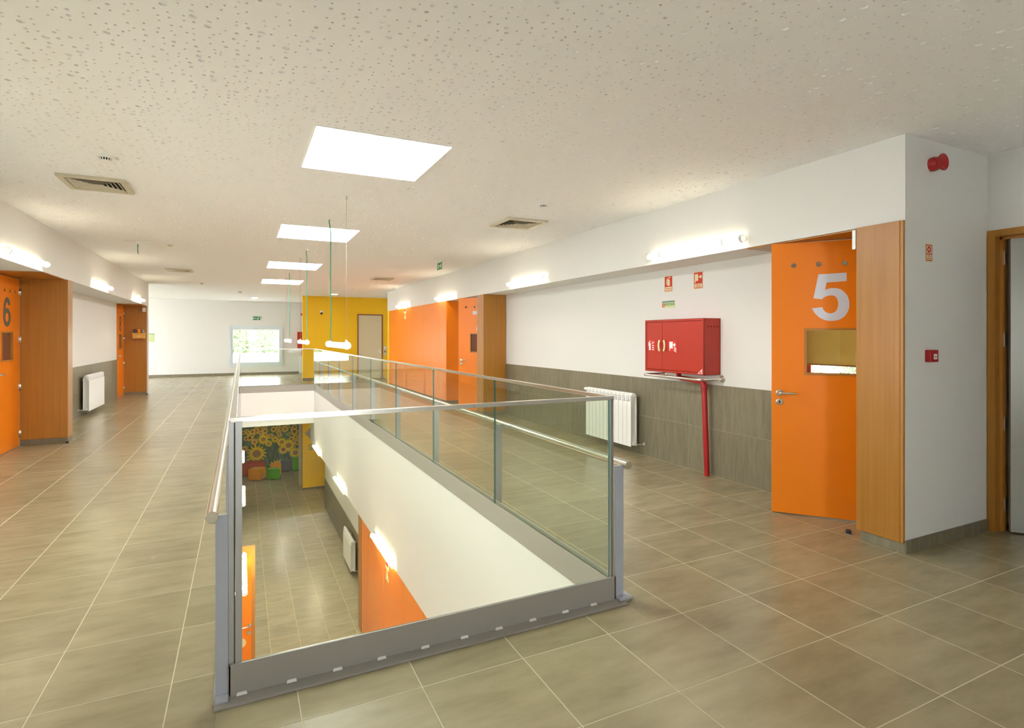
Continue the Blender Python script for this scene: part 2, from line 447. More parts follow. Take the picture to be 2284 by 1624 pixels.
# ------------------------------------------------------------------ ceilings
def make_ceiling():
    """plasterboard with drilled round holes of three sizes as real recesses, plain beyond"""
    c = 0.05
    X0, X1, Y0, Y1 = -2.1, 4.9, 0.6, 9.6
    nx, ny = int(round((X1 - X0) / c)), int(round((Y1 - Y0) / c))
    ii, jj = np.meshgrid(np.arange(nx), np.arange(ny), indexing='ij')
    cx, cy = X0 + (ii + 0.5) * c, Y0 + (jj + 0.5) * c
    d = cx * math.sin(YAW) + cy * math.cos(YAW); r_ = cx * math.cos(YAW) - cy * math.sin(YAW)
    vis = (d > 1.6) & (np.abs(r_) < 0.98 * d + 0.5) & (d < 9.0)
    for x0, x1, y0, y1 in CEIL_BLANK:
        vis &= ~((cx > x0 - 0.04) & (cx < x1 + 0.04) & (cy > y0 - 0.04) & (cy < y1 + 0.04))
    hole = vis
    u = RNG.random(hole.shape)
    rad = np.where(u < 0.045, 0.0155, np.where(u < 0.18, 0.0095, 0.0056))
    hole = hole & (u < 0.78)
    jit = c / 2 - rad - 0.003
    hx = cx + RNG.uniform(-1, 1, hole.shape) * jit; hy = cy + RNG.uniform(-1, 1, hole.shape) * jit
    idx = np.argwhere(hole)
    n = len(idx); K = 8
    hx, hy, rd, gx, gy = (a[hole] for a in (hx, hy, rad, cx, cy))
    bd = np.array([(0.5, 0), (0.5, 0.5), (0, 0.5), (-0.5, 0.5), (-0.5, 0), (-0.5, -0.5), (0, -0.5), (0.5, -0.5)]) * c
    ang = np.arange(K) * 2 * np.pi / K
    V = np.zeros((n, 3 * K, 3), np.float32)
    V[:, :K, 0] = gx[:, None] + bd[None, :, 0]; V[:, :K, 1] = gy[:, None] + bd[None, :, 1]
    for r0 in (K, 2 * K):
        V[:, r0:r0 + K, 0] = hx[:, None] + rd[:, None] * np.cos(ang); V[:, r0:r0 + K, 1] = hy[:, None] + rd[:, None] * np.sin(ang)
    V[:, :2 * K, 2] = H; V[:, 2 * K:, 2] = H + 0.008
    k = np.arange(K); k1 = (k + 1) % K
    q1 = np.stack([k, K + k, K + k1, k1], 1)            # ring, facing down
    q2 = np.stack([K + k, 2 * K + k, 2 * K + k1, K + k1], 1)
    quads = np.concatenate([q1, q2])
    base = (np.arange(n) * 3 * K)
    Q = (quads[None] + base[:, None, None]).reshape(-1, 4)
    C = ((2 * K + np.arange(K))[::-1][None] + base[:, None])
    pv = [(X0 + i * c, Y0 + j * c) for i, j in np.argwhere(~hole)]
    pa = np.array(pv, np.float32)
    PV = np.zeros((len(pa), 4, 3), np.float32)
    for t, (a, e) in enumerate(((0, 0), (0, c), (c, c), (c, 0))):
        PV[:, t, 0] = pa[:, 0] + a; PV[:, t, 1] = pa[:, 1] + e
    PV[:, :, 2] = H
    big = [(-7.0, X0, -3.0, YF), (X1, 9.0, -3.0, YF), (X0, X1, -3.0, Y0), (X0, X1, Y1, YF)]
    BV = np.array([[(a, p, H), (a, q, H), (e, q, H), (e, p, H)] for a, e, p, q in big], np.float32)
    allv = np.concatenate([V.reshape(-1, 3), PV.reshape(-1, 3), BV.reshape(-1, 3)])
    nq = len(PV) + len(BV)
    PQ = np.arange(nq * 4).reshape(-1, 4) + n * 3 * K
    me = bpy.data.meshes.new('ceiling')
    loops = np.concatenate([Q.ravel(), PQ.ravel(), C.ravel()]).astype(np.int32)
    sizes = np.concatenate([np.full(len(Q) + len(PQ), 4), np.full(n, K)]).astype(np.int32)
    starts = np.concatenate([[0], np.cumsum(sizes)[:-1]]).astype(np.int32)
    me.vertices.add(len(allv)); me.vertices.foreach_set('co', allv.ravel())
    me.loops.add(len(loops)); me.loops.foreach_set('vertex_index', loops)
    me.polygons.add(len(sizes)); me.polygons.foreach_set('loop_start', starts); me.polygons.foreach_set('loop_total', sizes)
    mi = np.concatenate([np.zeros(len(Q) + len(PQ)), np.ones(n)]).astype(np.int32)
    me.polygons.foreach_set('material_index', mi)
    me.materials.append(M['ceil']); me.materials.append(M['fleece'])
    me.polygons.foreach_set('use_smooth', np.zeros(len(sizes), dtype=bool))
    me.update(calc_edges=True); me.validate()
    o = bpy.data.objects.new('ceiling', me); COL.objects.link(o)
    return tag(o, 'white plasterboard ceiling drilled with scattered round holes', kind='structure')

SKY = [(0.41, 1.31, 3.62, 4.56), (0.41, 1.31, 6.96, 7.92), (0.42, 1.31, 10.48, 11.5), (0.42, 1.30, 13.75, 14.87)]
VENTS = [(-1.111, 5.815, 0.235), (-1.108, 12.66, 0.22), (2.865, 5.72, 0.25), (2.845, 12.53, 0.22)]
CEIL_BLANK = list(SKY) + [(x - h_, x + h_, y - h_, y + h_) for x, y, h_ in VENTS]
make_ceiling()
tag(MB().box(-7.0, 9.0, -3.0, YF, H + 0.05, H + 0.2).build('roof_slab', 'wall'), 'roof slab above the perforated ceiling', kind='structure')

# ------------------------------------------------------------------ walls, upper storey
def struct(name, mb, m, label, bevel=0):
    return tag(mb.build(name, m, bevel=bevel), label, kind='structure')

wr = empty('wall_right', label='white wall on the right with door recesses under a deep soffit', kind='structure')
b = MB()
b.box(XRR, 4.42, 3.37, 9.08, 0, SOF)                   # recess wall
b.build('plaster', 'wall', wr)
struct('wall_right_soffit', MB().box(XR, 5.0, 2.113, 16.3, SOF, H), 'wall', 'white soffit front along the right wall carrying the tube lights')
struct('wall_right_pier', MB().box(XR, 4.867, 2.113, 2.40, 0, SOF), 'wall', 'white corner pier with the red alarm fittings')
struct('wall_right_middle', MB().box(XR, 4.42, 9.08, 9.365, 0, SOF), 'wall', 'white pier core beside the ajar door with numeral seven')
struct('wall_right_beyond', MB().box(XRR, 4.42, 10.3, 16.3, 0, SOF), 'wall', 'wall behind the tall orange panelling')
struct('trim_4', MB().box(XR, XRR, 16.10, 16.3, 0, SOF), 'yellow', 'narrow yellow wall end beside the last orange panel')

def wall_tiles(root, x, face, ys, zs, X_axis=True, mtl='tile_wall'):
    """tiles on a wall of constant x; face = -1 when it is seen from smaller x"""
    t = 0.010
    gx = (x - 0.0088, x) if face < 0 else (x, x + 0.0088)
    MB().box(*gx, ys[0], ys[-1], zs[0], zs[-1] - 0.001).build('grout_bed', 'grout_wall', root)
    cache = {}
    for a, b_ in zip(ys[:-1], ys[1:]):
        for c, d in zip(zs[:-1], zs[1:]):
            key = (round(b_ - a, 4), round(d - c, 4))
            if key not in cache:
                mb = MB()
                g = 0.0012
                xa, xb = (-t, 0) if face < 0 else (0, t)
                mb.box(xa, xb, g, key[0] - g, g, key[1] - g)
                o = mb.build('wall_tile', mtl, root, bevel=0.0008)
                cache[key] = o.data
            else:
                o = bpy.data.objects.new('wall_tile', cache[key]); COL.objects.link(o); o.parent = root
            o.location = (x, a, c)
def steps(a, b_, s, off):
    k = math.ceil((a - off) / s + 1e-6)
    out = [a]
    while off + k * s < b_ - 1e-3:
        out.append(off + k * s); k += 1
    return out + [b_]
wr2 = tag(empty('trim_9'), 'grey tile wainscot on the right recess wall', kind='structure')
wall_tiles(wr2, XRR, -1, [y for y in steps(3.37, 9.08, 0.464, 3.581)], [0, 0.463, 0.915])

wl = empty('wall_left', label='white wall on the left with door recesses under a deep soffit', kind='structure')
b = MB()
b.box(-2.70, XLR, 9.16, 15.27, 0, SOF)
b.build('plaster', 'wall', wl)
struct('wall_left_soffit', MB().box(-3.2, XL, -3.0, 16.25, SOF, H), 'wall', 'white soffit front along the left wall carrying the tube lights')
LW = rect(2.2, 5.4, 0.95, 2.05)  # opening cut for the added fill window
struct('wall_left_near', MB().prism([rect(-3.0, 8.33, 0, SOF), LW], -2.70, XLR, lambda u, v, d: (d, u, v)), 'wall', 'white recess wall before the door with numeral six')
struct('wall_left_pier', MB().box(XLR, XL, 9.172, 9.38, 0, SOF), 'wall', 'white pier core beside the door with numeral six')
struct('wall_left_turn', MB().box(-7.0, XL, 16.14, 16.25, 0, SOF).box(-7.0, -3.2, 16.14, 16.25, SOF, H), 'wall', 'white wall turning away beyond the door with numeral eight')
wn = empty('fill_window_4', label='unseen window added for fill light in the left wall beside the viewer', kind='structure')  # invented window, out of view, brings fill light from the left
b = MB()
for y0, y1, z0, z1 in ((2.2, 5.4, 0.95, 1.01), (2.2, 5.4, 1.99, 2.05), (2.2, 2.26, 1.01, 1.99), (5.34, 5.4, 1.01, 1.99), (3.77, 3.83, 1.01, 1.99)):
    b.box(-2.67, -2.60, y0, y1, z0, z1)
b.build('window_frame', 'pvc', wn)
MB().box(-2.64, -2.632, 2.26, 5.34, 1.01, 1.99).build('pane', 'clear', wn)
struct('wall_left_rooms', MB().prism([rect(-3.0, 16.2, 0, SOF), LW], -3.2, -2.70, lambda u, v, d: (d, u, v)), 'wall', 'wall of the rooms behind the left doors')
wl2 = tag(empty('trim_10'), 'grey tile wainscot on the left recess wall', kind='structure')
wall_tiles(wl2, XLR, 1, steps(9.40, 15.27, 0.464, 9.63), [0, 0.44, 0.885])

# far wall with window opening
wx0, wx1, wz0, wz1 = -0.43, 1.37, 0.33, 1.80
b = MB()
b.prism([rect(-7.0, 5.0, 0, H), rect(wx0, wx1, wz0, wz1)], YF, YF + 0.25, lambda u, v, d: (u, d, v))
struct('wall_far', b, 'wall', 'white far wall with a square window')
b = MB()
b.box(-7.0, 1.95, YF - 0.012, YF, 0, 0.085)
struct('baseboard_far', b, 'tile_wall', 'grey tile skirting along the far wall')
# left end wall of the far bay, glazed (out of the picture, window added to let daylight in)
b = MB()
b.prism([rect(16.2, YF, 0, H), rect(17.0, 22.0, 0.3, 2.4)], -7.2, -7.0, lambda u, v, d: (d, u, v))
struct('wall_left_end', b, 'wall', 'end wall of the side bay with a wide window')
wn = empty('window_3', label='unseen wide window in the end wall of the side bay', kind='structure')
b = MB()
for y0, y1, z0, z1 in ((17.0, 22.0, 0.3, 0.36), (17.0, 22.0, 2.34, 2.4), (17.0, 17.06, 0.36, 2.34), (21.94, 22.0, 0.36, 2.34), (19.47, 19.53, 0.36, 2.34)):
    b.box(-7.15, -7.08, y0, y1, z0, z1)
b.build('window_frame', 'pvc', wn)
MB().box(-7.12, -7.112, 17.06, 21.94, 0.36, 2.34).build('pane', 'clear', wn)

struct('wall_yellow', MB().box(1.747, 4.75, YY, YY + 0.10, 0, H), 'yellow', 'yellow partition wall with a cream door at the corridor end')
struct('baseboard_yellow', MB().box(1.745, 3.46, YY - 0.012, YY, 0, 0.075), 'tile_wall', 'grey tile skirting under the yellow partition')
b = MB(); b.box(4.70, 4.85, 16.2, YF, 0, H)
struct('wall_right_far', b, 'wall', 'white side wall behind the lockers at the far end')
b = MB(); b.prism([rect(-3.2, 6.5, 0, H), rect(0.3, 1.1, 0.4, 2.3)], -3.2, -3.0, lambda u, v, d: (u, d, v))
wn = empty('fill_window_5', label='unseen narrow window added for fill light in the wall behind the viewer', kind='structure')  # invented window, out of view, lights the surfaces turned towards the viewer
fb = MB()
for x0, x1, z0, z1 in ((0.3, 1.1, 0.4, 0.46), (0.3, 1.1, 2.24, 2.3), (0.3, 0.36, 0.46, 2.24), (1.04, 1.1, 0.46, 2.24)):
    fb.box(x0, x1, -3.14, -3.07, z0, z1)
fb.build('window_frame', 'pvc', wn)
MB().box(0.36, 1.04, -3.11, -3.102, 0.46, 2.24).build('pane', 'clear', wn)
struct('wall_back', b, 'wall', 'white wall behind the viewer')

# right end: wall with the grey door
XE = 4.867
we = empty('wall_right_end', label='white wall with the grey door beside the red alarm corner', kind='structure')
b = MB()
b.prism([[(2.113, 0), (2.113, H), (-3.0, H), (-3.0, 0), (1.15, 0), (1.15, 2.165), (2.113, 2.165)]], XE, XE + 0.12, lambda u, v, d: (d, u, v))
b.build('plaster', 'wall', we)
b = MB()
b.box(6.4, 6.5, -3.0, 2.4, 0, H); b.box(XE, 6.5, 2.113, 2.40, 0, H)
struct('wall_store', b, 'wall', 'walls of the small room behind the grey door')
b = MB(); b.box(XR - 0.010, 4.862, 2.101, 2.113, 0, 0.082)
bs = tag(empty('baseboard_right'), 'grey tile skirting below the red alarm corner', kind='structure')
for a, e in ((XR - 0.010, 4.296), (4.298, 4.741), (4.743, 4.865)):
    MB().box(a, e, 2.101, 2.113, 0, 0.082).build('skirting_tile', 'tile_wall', bs, bevel=0.0008)
MB().box(XR - 0.010, XR, 2.1135, 2.395, 0, 0.064).build('skirting_tile', 'tile_wall', bs, bevel=0.0008)

# classroom behind doors five and seven
b = MB()
b.prism([rect(2.2, 14.0, 0, H), rect(4.6, 7.6, 0.35, 2.3)], 8.6, 8.8, lambda u, v, d: (d, u, v))
b.box(4.42, 8.8, 13.9, 14.0, 0, H); b.box(4.9, 8.8, 2.2, 2.4, 0, H)
struct('wall_classroom', b, 'wall', 'classroom walls glimpsed through the pane of door five')
wn = empty('window_2', label='red framed classroom window seen through the pane of door five', kind='structure')
b = MB()
for y0, y1, z0, z1 in ((4.6, 7.6, 0.35, 0.42), (4.6, 7.6, 2.23, 2.3), (4.6, 4.67, 0.35, 2.3), (7.53, 7.6, 0.35, 2.3), (6.22, 6.40, 0.35, 2.3)):
    b.box(8.64, 8.72, y0, y1, z0, z1)
b.build('window_frame', 'redframe', wn)
MB().box(8.675, 8.682, 4.67, 7.53, 0.42, 2.23).build('pane', 'clear', wn)
bl = tag(empty('roller_blind', (8.57, 6.1, 2.3)), 'brown roller blind half drawn over the classroom window', 'blind')
MB().box(-0.004, 0.0, -1.5, 1.45, -1.36, 0.0).build('cloth', 'blind', bl)
MB().cyl((0, -1.5, -1.36), (0, 1.45, -1.36), 0.012, 8).build('bottom_bar', 'wood_frame', bl)
MB().cyl((0, -1.52, 0.02), (0, 1.47, 0.02), 0.03, 10).build('roller', 'white', bl)

# timber-clad piers and soffit linings
def pier(name, boards, label):
    r = tag(empty(name), label, kind='structure')
    for i, (bx, nm, m) in enumerate(boards):
        MB().box(*bx).build(nm, m, r, bevel=0.002)
    return r
pier('trim_1', [((XR - 0.020, XR, 2.135, 2.418, 0.066, SOF), 'front_board', 'wood'), ((XR - 0.018, XR, 2.115, 2.1345, 0.066, SOF), 'edge_strip', 'wood_frame'), ((XR, XRR, 2.40, 2.418, 0.066, SOF), 'side_board', 'wood')], 'beech veneered pier board beside orange door five')
pier('trim_2', [((XR - 0.004, XRR - 0.011, 9.067, 9.365, 0, 0.065), 'plinth', 'tile_wall'), ((XR - 0.006, XR, 9.063, 9.365, 0.066, SOF), 'front_board', 'wood'), ((XR, XRR - 0.011, 9.063, 9.0795, 0.066, SOF), 'side_board', 'wood')], 'beech veneered pier beside orange door seven')
pier('trim_3', [((XLR, XL + 0.004, 9.161, 9.385, 0, 0.074), 'plinth', 'tile_wall'), ((XLR, XL, 9.157, 9.1715, 0.075, SOF - 0.001), 'side_board', 'wood'), ((XL, XL + 0.006, 9.157, 9.385, 0.075, SOF), 'front_board', 'wood')], 'beech veneered pier beside orange door six')
pier('trim_5', [((XLR, XL - 0.02, 16.128, 16.1395, 0, 0.059), 'plinth', 'tile_wall'), ((XLR, XL - 0.02, 16.125, 16.1395, 0.06, SOF - 0.001), 'side_board', 'wood')], 'beech veneered side panel beside orange door eight')
pier('trim_6', [((XR + 0.01, XRR, 2.42, 3.37, SOF - 0.012, SOF - 0.001), 'lining', 'wood')], 'timber lining under the soffit over door five')
pier('trim_7', [((XLR, XL - 0.005, 8.2, 9.156, SOF - 0.008, SOF - 0.001), 'lining', 'wood'), ((XLR, XL - 0.005, 15.27, 16.124, SOF - 0.008, SOF - 0.001), 'lining', 'wood')], 'timber linings under the left soffit over doors six and eight')

# ------------------------------------------------------------------ storey below
wlw = empty('wall_lower_right', label='white recessed wall with tiles on the storey below', kind='structure')
b = MB()
b.box(2.15, 2.3, 9.4, 16.7, ZL, -0.05)
b.build('plaster', 'wall', wlw)
struct('wall_lower_right_soffit', MB().box(VX1, 2.15, VY0, 16.7, ZLS, -0.05), 'wall', 'white right side of the floor opening above the lower orange panelling')
wlw2 = tag(empty('trim_11'), 'grey tile wainscot on the storey below', kind='structure')
wall_tiles(wlw2, 2.15, -1, steps(9.52, 16.7, 0.464, 9.7), [ZL, ZL + 0.42, ZL + 0.84])
b = MB(); b.box(-0.5, VX0, VY0, 16.7, ZLS, -0.05); b.box(-0.65, -0.5, 2.5, 16.7, ZL, -0.05)
struct('wall_lower_left', b, 'wall', 'white opening side and recessed wall of the storey below, left')
b = MB()
b.box(-4.0, 5.0, VY1, 22.3, ZLC, -0.051)
b.box(-0.6, 2.3, 2.0, VY0, ZLC, -0.051)
struct('ceiling_lower', b, 'wall', 'white slab edge and ceiling of the storey below')
b = MB(); b.box(-0.6, 2.3, 2.3, 2.5, ZL, ZLC)
b.box(-4.1, -4.0, 16.5, 22.3, ZL, ZLC); b.box(-4.0, -0.5, 16.5, 16.7, ZL, ZLC); b.box(2.3, 5.0, 16.5, 16.7, ZL, ZLC); b.box(5.0, 5.1, 16.5, 22.3, ZL, ZLC)
b.box(-4.0, 5.0, 22.06, 22.2, ZL, ZLC)
struct('wall_lower_far', b, 'wall', 'white walls of the hall below behind the mural')
struct('wall_lower_yellow', MB().box(1.747, 5.0, YY, YY + 0.1, ZL + 0.06, ZLC), 'yellow', 'yellow wall below with a grey arrow and lettering')
struct('baseboard_lower', MB().box(1.75, 5.0, YY + 0.005, YY + 0.1, ZL, ZL + 0.06), 'tile_wall', 'recessed grey skirting under the lower yellow wall')

# ------------------------------------------------------------------ doors
def stroke(pts, wd):
    """outline polygon of a thick polyline"""
    P = [Vector((p[0], p[1])) for p in pts]; Lf, Rt = [], []
    for i in range(len(P)):
        t = (P[min(i + 1, len(P) - 1)] - P[max(i - 1, 0)]).normalized(); n_ = Vector((-t.y, t.x)) * wd / 2
        Lf.append(tuple(P[i] + n_)); Rt.append(tuple(P[i] - n_))
    return Lf + Rt[::-1]
def ell(cx, cy, rx, ry, n=28, a0=0, a1=2 * math.pi, end=False):
    return [(cx + rx * math.cos(a0 + (a1 - a0) * k / n), cy + ry * math.sin(a0 + (a1 - a0) * k / n)) for k in range(n + (1 if end else 0))]
FIVE = [(0.328, 1.883), (0.516, 1.889), (0.516, 1.824), (0.383, 1.818), (0.373, 1.761), (0.4, 1.771), (0.431, 1.774), (0.466, 1.767), (0.494, 1.748), (0.519, 1.715), (0.532, 1.675), (0.534, 1.636), (0.527, 1.599), (0.508, 1.563), (0.479, 1.537), (0.449, 1.526), (0.413, 1.522), (0.373, 1.529), (0.335, 1.55), (0.303, 1.585), (0.284, 1.622), (0.355, 1.629), (0.364, 1.605), (0.384, 1.587), (0.409, 1.58), (0.434, 1.587), (0.451, 1.607), (0.46, 1.636), (0.459, 1.672), (0.449, 1.7), (0.431, 1.715), (0.411, 1.718), (0.387, 1.714), (0.366, 1.705), (0.351, 1.69), (0.294, 1.699)]
def smooth(pts, a, b, n=4):
    out = list(pts[:a])
    for i in range(a, b):
        p0, p1, p2, p3 = (Vector(pts[max(a, min(b, k))]) for k in (i - 1, i, i + 1, i + 2))
        for k in range(n):
            t = k / n
            out.append(tuple(0.5 * (2 * p1 + (p2 - p0) * t + (2 * p0 - 5 * p1 + 4 * p2 - p3) * t * t + (3 * p1 - p0 - 3 * p2 + p3) * t ** 3)))
    return out + list(pts[b:])
FIVE = smooth(smooth(FIVE, 21, 34), 4, 20)
SEVEN = [(0.29, 1.887), (0.545, 1.887), (0.545, 1.83), (0.50, 1.76), (0.455, 1.66), (0.43, 1.522), (0.355, 1.522), (0.375, 1.63), (0.415, 1.73), (0.468, 1.822), (0.29, 1.822)]
SIX_OUT = [(0.52, 1.79), (0.505, 1.83), (0.475, 1.865), (0.43, 1.882), (0.385, 1.876), (0.34, 1.845), (0.31, 1.79), (0.295, 1.72), (0.293, 1.65)] + \
    ell(0.412, 1.636, 0.119, 0.114, 24, math.pi * 1.02, math.pi * 2.62, True) + [(0.366, 1.735), (0.372, 1.775), (0.39, 1.812), (0.413, 1.824), (0.437, 1.814), (0.45, 1.785)]
SIX_IN = ell(0.412, 1.636, 0.050, 0.058, 16)
EIGHT = [[(x, z) for x, z in ell(0.415, 1.623, 0.122, 0.103, 24, math.pi * 0.76, math.pi * 2.24, True)] + ell(0.415, 1.795, 0.108, 0.090, 20, -math.pi * 0.22, math.pi * 1.22, True),
         ell(0.415, 1.621, 0.055, 0.050, 14), ell(0.415, 1.796, 0.046, 0.040, 14)]

def door(name, label, loc, rz, W=0.83, Z1=2.138, col='orange', digit=None, dcol='number', window=True, pane='clear', hinges=True, flip=False, lever=True, frame=None):
    r = tag(empty(name, loc, rz), label, kind='structure')
    fx = (lambda u: W - u) if flip else (lambda u: u)
    fn = lambda u, v, d: (fx(u), d, v)
    loops = [rect(0, W, 0.01, Z1)]
    hs_ = [0.157, 0.331, 0.505, 0.679]
    for h_ in hs_: loops.append(circle(h_, 1.962, 0.019, 14))
    if window: loops.append(rect(0.236, 0.594, 1.108, 1.461))
    MB().prism(loops, 0.0, 0.04, fn).build('door_leaf', col, r)
    for h_ in hs_:
        b = MB(); b.prism([circle(h_, 1.962, 0.021, 14), circle(h_, 1.962, 0.0165, 14)], -0.002, 0.042, fn); b.build('vent_ring', 'wood_frame' if col == 'orange' else 'steel_dull', r)
    if window:
        b = MB(); b.prism([rect(0.230, 0.600, 1.102, 1.467), rect(0.248, 0.582, 1.120, 1.449)], -0.006, 0.046, fn)
        wf = b.build('window_frame', 'wood_frame', r)
        MB().box(*sorted((fx(0.248), fx(0.582))), 0.017, 0.023, 1.120, 1.449).build('pane', pane, wf)
    if digit:
        b = MB(); b.prism(digit, -0.0012, 0.0, fn); b.build('number', dcol, r)
    if lever:
        hd = MB(); hd.lathe([(0.026, 0), (0.026, -0.008), (0.022, -0.010)], (fx(0.057), 0, 0.957), 16, axis='y')
        hd.tube([(fx(0.057), 0, 0.957), (fx(0.057), -0.045, 0.957), (fx(0.064), -0.053, 0.957), (fx(0.171), -0.053, 0.957)], 0.0095, 10)
        hd.build('handle', 'steel', r)
        lk = MB(); lk.lathe([(0.026, 0), (0.026, -0.008), (0.022, -0.010)], (fx(0.057), 0, 0.886), 16, axis='y')
        lo = lk.build('lock_plate', 'steel', r)
        kb = MB(); kb.cyl((fx(0.057), -0.0105, 0.890), (fx(0.057), -0.012, 0.890), 0.006, 8); kb.box(fx(0.057) - 0.003, fx(0.057) + 0.003, -0.012, -0.0101, 0.874, 0.890); kb.build('keyhole', 'black', lo)
    if hinges:
        for hz in (0.16, 0.76, 1.365, 1.97):
            b = MB(); b.cyl((fx(W + 0.008), -0.008, hz - 0.045), (fx(W + 0.008), -0.008, hz + 0.045), 0.008, 8); b.box(*sorted((fx(W - 0.03), fx(W + 0.006))), -0.003, 0.0, hz - 0.045, hz + 0.045)
            b.build('hinge', 'steel', r)
    return r

door('door_1', 'orange classroom door standing ajar with a pale numeral 5', (3.80, 3.075, 0), math.atan2(-0.764, 0.645), digit=[FIVE])
th = math.radians(48.5)
door('door_2', 'orange classroom door standing ajar with a pale numeral 7', (4.33 - 0.83 * math.sin(th), 9.40 + 0.83 * math.cos(th), 0), math.atan2(-math.cos(th), math.sin(th)), digit=[SEVEN], pane='brown_pane')
door('door_3', 'closed orange door with a dark grey numeral 6', (XLR, 8.315, 0), math.pi / 2, digit=[SIX_OUT, SIX_IN], dcol='numgrey', pane='brown_pane')
door('door_4', 'closed orange door with a dark grey numeral 8', (XLR, 15.285, 0), math.pi / 2, digit=EIGHT, dcol='numgrey', pane='brown_pane')
# cream door in the yellow wall
d5 = door('door_5', 'cream door in a brown frame in the yellow partition', (3.50, YY - 0.012, 0), 0.0, W=0.77, Z1=2.125, col='doorwhite', window=False, hinges=False, flip=True)
fr = MB()
fr.prism([[(-0.038, 0), (-0.038, 2.16), (0.808, 2.16), (0.808, 0), (0.773, 0), (0.773, 2.128), (-0.003, 2.128), (-0.003, 0)]], -0.02, 0.01, lambda u, v, d: (u, d, v))
fr.build('door_frame', mat('brown_door_frame', lin(140, 88, 60), 0.5), d5)
# grey door at the right end, opened into the room
d6 = empty('door_6', label='grey door swung inwards in a beech frame beside the alarm corner', kind='structure')
b = MB()
b.prism([[(2.108, 0), (2.108, 2.165), (1.14, 2.165), (1.14, 0), (1.185, 0), (1.185, 2.118), (2.062, 2.118), (2.062, 0)]], XE - 0.015, XE + 0.05, lambda u, v, d: (d, u, v))
b.build('door_frame', 'wood', d6)
b = MB(); b.box(XE + 0.05, XE + 0.12, 2.045, 2.062, 0, 2.118); b.box(XE + 0.05, XE + 0.12, 1.185, 2.06, 2.10, 2.118); b.build('rebate', 'wood_frame', d6)
hx_, hy_ = XE + 0.075, 2.032
dv = Vector((math.sin(math.radians(38)), -math.cos(math.radians(38)), 0)); nv = Vector((-dv.y, dv.x, 0))
X6 = Matrix(((dv.x, nv.x, 0, hx_), (dv.y, nv.y, 0, hy_), (0, 0, 1, 0), (0, 0, 0, 1)))
b = MB(); b.X = X6
b.prism([rect(0.012, 0.842, 0.012, 2.105), circle(0.17, 1.962, 0.019, 14), circle(0.344, 1.962, 0.019, 14)], -0.04, 0, lambda u, v, d: (u, d, v)); b.build('door_leaf', 'doorgrey', d6)
for u in (0.17, 0.344):
    b = MB(); b.X = X6; b.prism([circle(u, 1.962, 0.021, 14), circle(u, 1.962, 0.0165, 14)], -0.042, 0.002, lambda u_, v, d: (u_, d, v)); b.build('vent_ring', 'steel_dull', d6)
for hz in (0.195, 0.776, 1.382, 1.969):
    b = MB(); b.cyl((hx_ - 0.010, hy_ + 0.012, hz - 0.05), (hx_ - 0.010, hy_ + 0.012, hz + 0.05), 0.009, 8); b.box(hx_ - 0.02, hx_ - 0.012, hy_ - 0.0, hy_ + 0.012, hz - 0.05, hz + 0.05)
    b.build('hinge', 'steel', d6)
# storey below: orange door standing open, white door by the yellow wall
d7 = empty('door_7', (0, 8.2, ZL), label='orange door standing open on the storey below', kind='structure')
b = MB(); b.box(-0.50, 0.154, 0, 0.04, 0.01, 2.1); b.build('door_leaf', 'orange', d7)
b = MB(); b.box(0.115, 0.160, -0.004, 0.044, 0.008, 2.104); b.build('edge_strip', 'wood_frame', d7)
b = MB(); b.lathe([(0.026, 0), (0.026, -0.008)], (0.09, 0, 1.05), 14, axis='y'); b.tube([(0.09, 0, 1.05), (0.09, -0.045, 1.05), (0.07, -0.055, 1.05), (-0.03, -0.055, 1.05)], 0.0095, 8); b.build('handle', 'steel', d7)
b = MB(); b.lathe([(0.026, 0), (0.026, -0.008)], (0.085, 0, 0.95), 14, axis='y'); b.build('lock_plate', 'steel', d7)
b = MB(); b.prism([ell(0.0, 0.83, 0.05, 0.06, 16)], -0.002, 0, lambda u, v, d: (u, d, v)); b.build('sticker', 'cream', d7)
d8 = empty('door_8', (1.675, 19.4, ZL), label='white door standing open behind the lower yellow wall', kind='structure')
b = MB(); b.box(0, 0.8, 0, 0.04, 0.01, 2.50); b.build('door_leaf', 'doorwhite', d8)
b = MB(); b.box(0.03, 0.07, -0.004, 0, 1.02, 1.10); b.tube([(0.05, 0, 1.07), (0.05, -0.04, 1.07), (0.14, -0.045, 1.07)], 0.009, 8); b.build('handle', 'steel_dull', d8)
b = MB(); b.lathe([(0.022, 0), (0.022, -0.007)], (0.05, 0, 0.96), 12, axis='y'); b.build('lock_plate', 'steel_dull', d8)

# ------------------------------------------------------------------ far window
wn = empty('window_1', label='square white framed window in the far wall with pale greenery outside', kind='structure')
b = MB(); b.prism([rect(wx0 - 0.02, wx1 + 0.02, wz0 - 0.03, wz1 + 0.02), rect(-0.36, 1.31, 0.41, 1.72)], YF - 0.03, YF + 0.10, lambda u, v, d: (u, d, v)); b.build('window_frame', 'pvc', wn)
b = MB(); b.prism([rect(-0.36, 1.31, 0.41, 1.72), rect(-0.285, 1.25, 0.465, 1.662)], YF - 0.01, YF + 0.07, lambda u, v, d: (u, d, v)); b.build('sash', 'pvc', wn)
MB().box(-0.285, 1.25, YF + 0.03, YF + 0.038, 0.465, 1.662).build('pane', 'clear', wn)
b = MB(); b.box(-0.30, -0.27, YF - 0.03, YF - 0.01, 0.83, 0.95); b.box(0.42, 0.54, YF - 0.03, YF - 0.01, 1.69, 1.71); b.build('catch', 'steel_dull', wn)

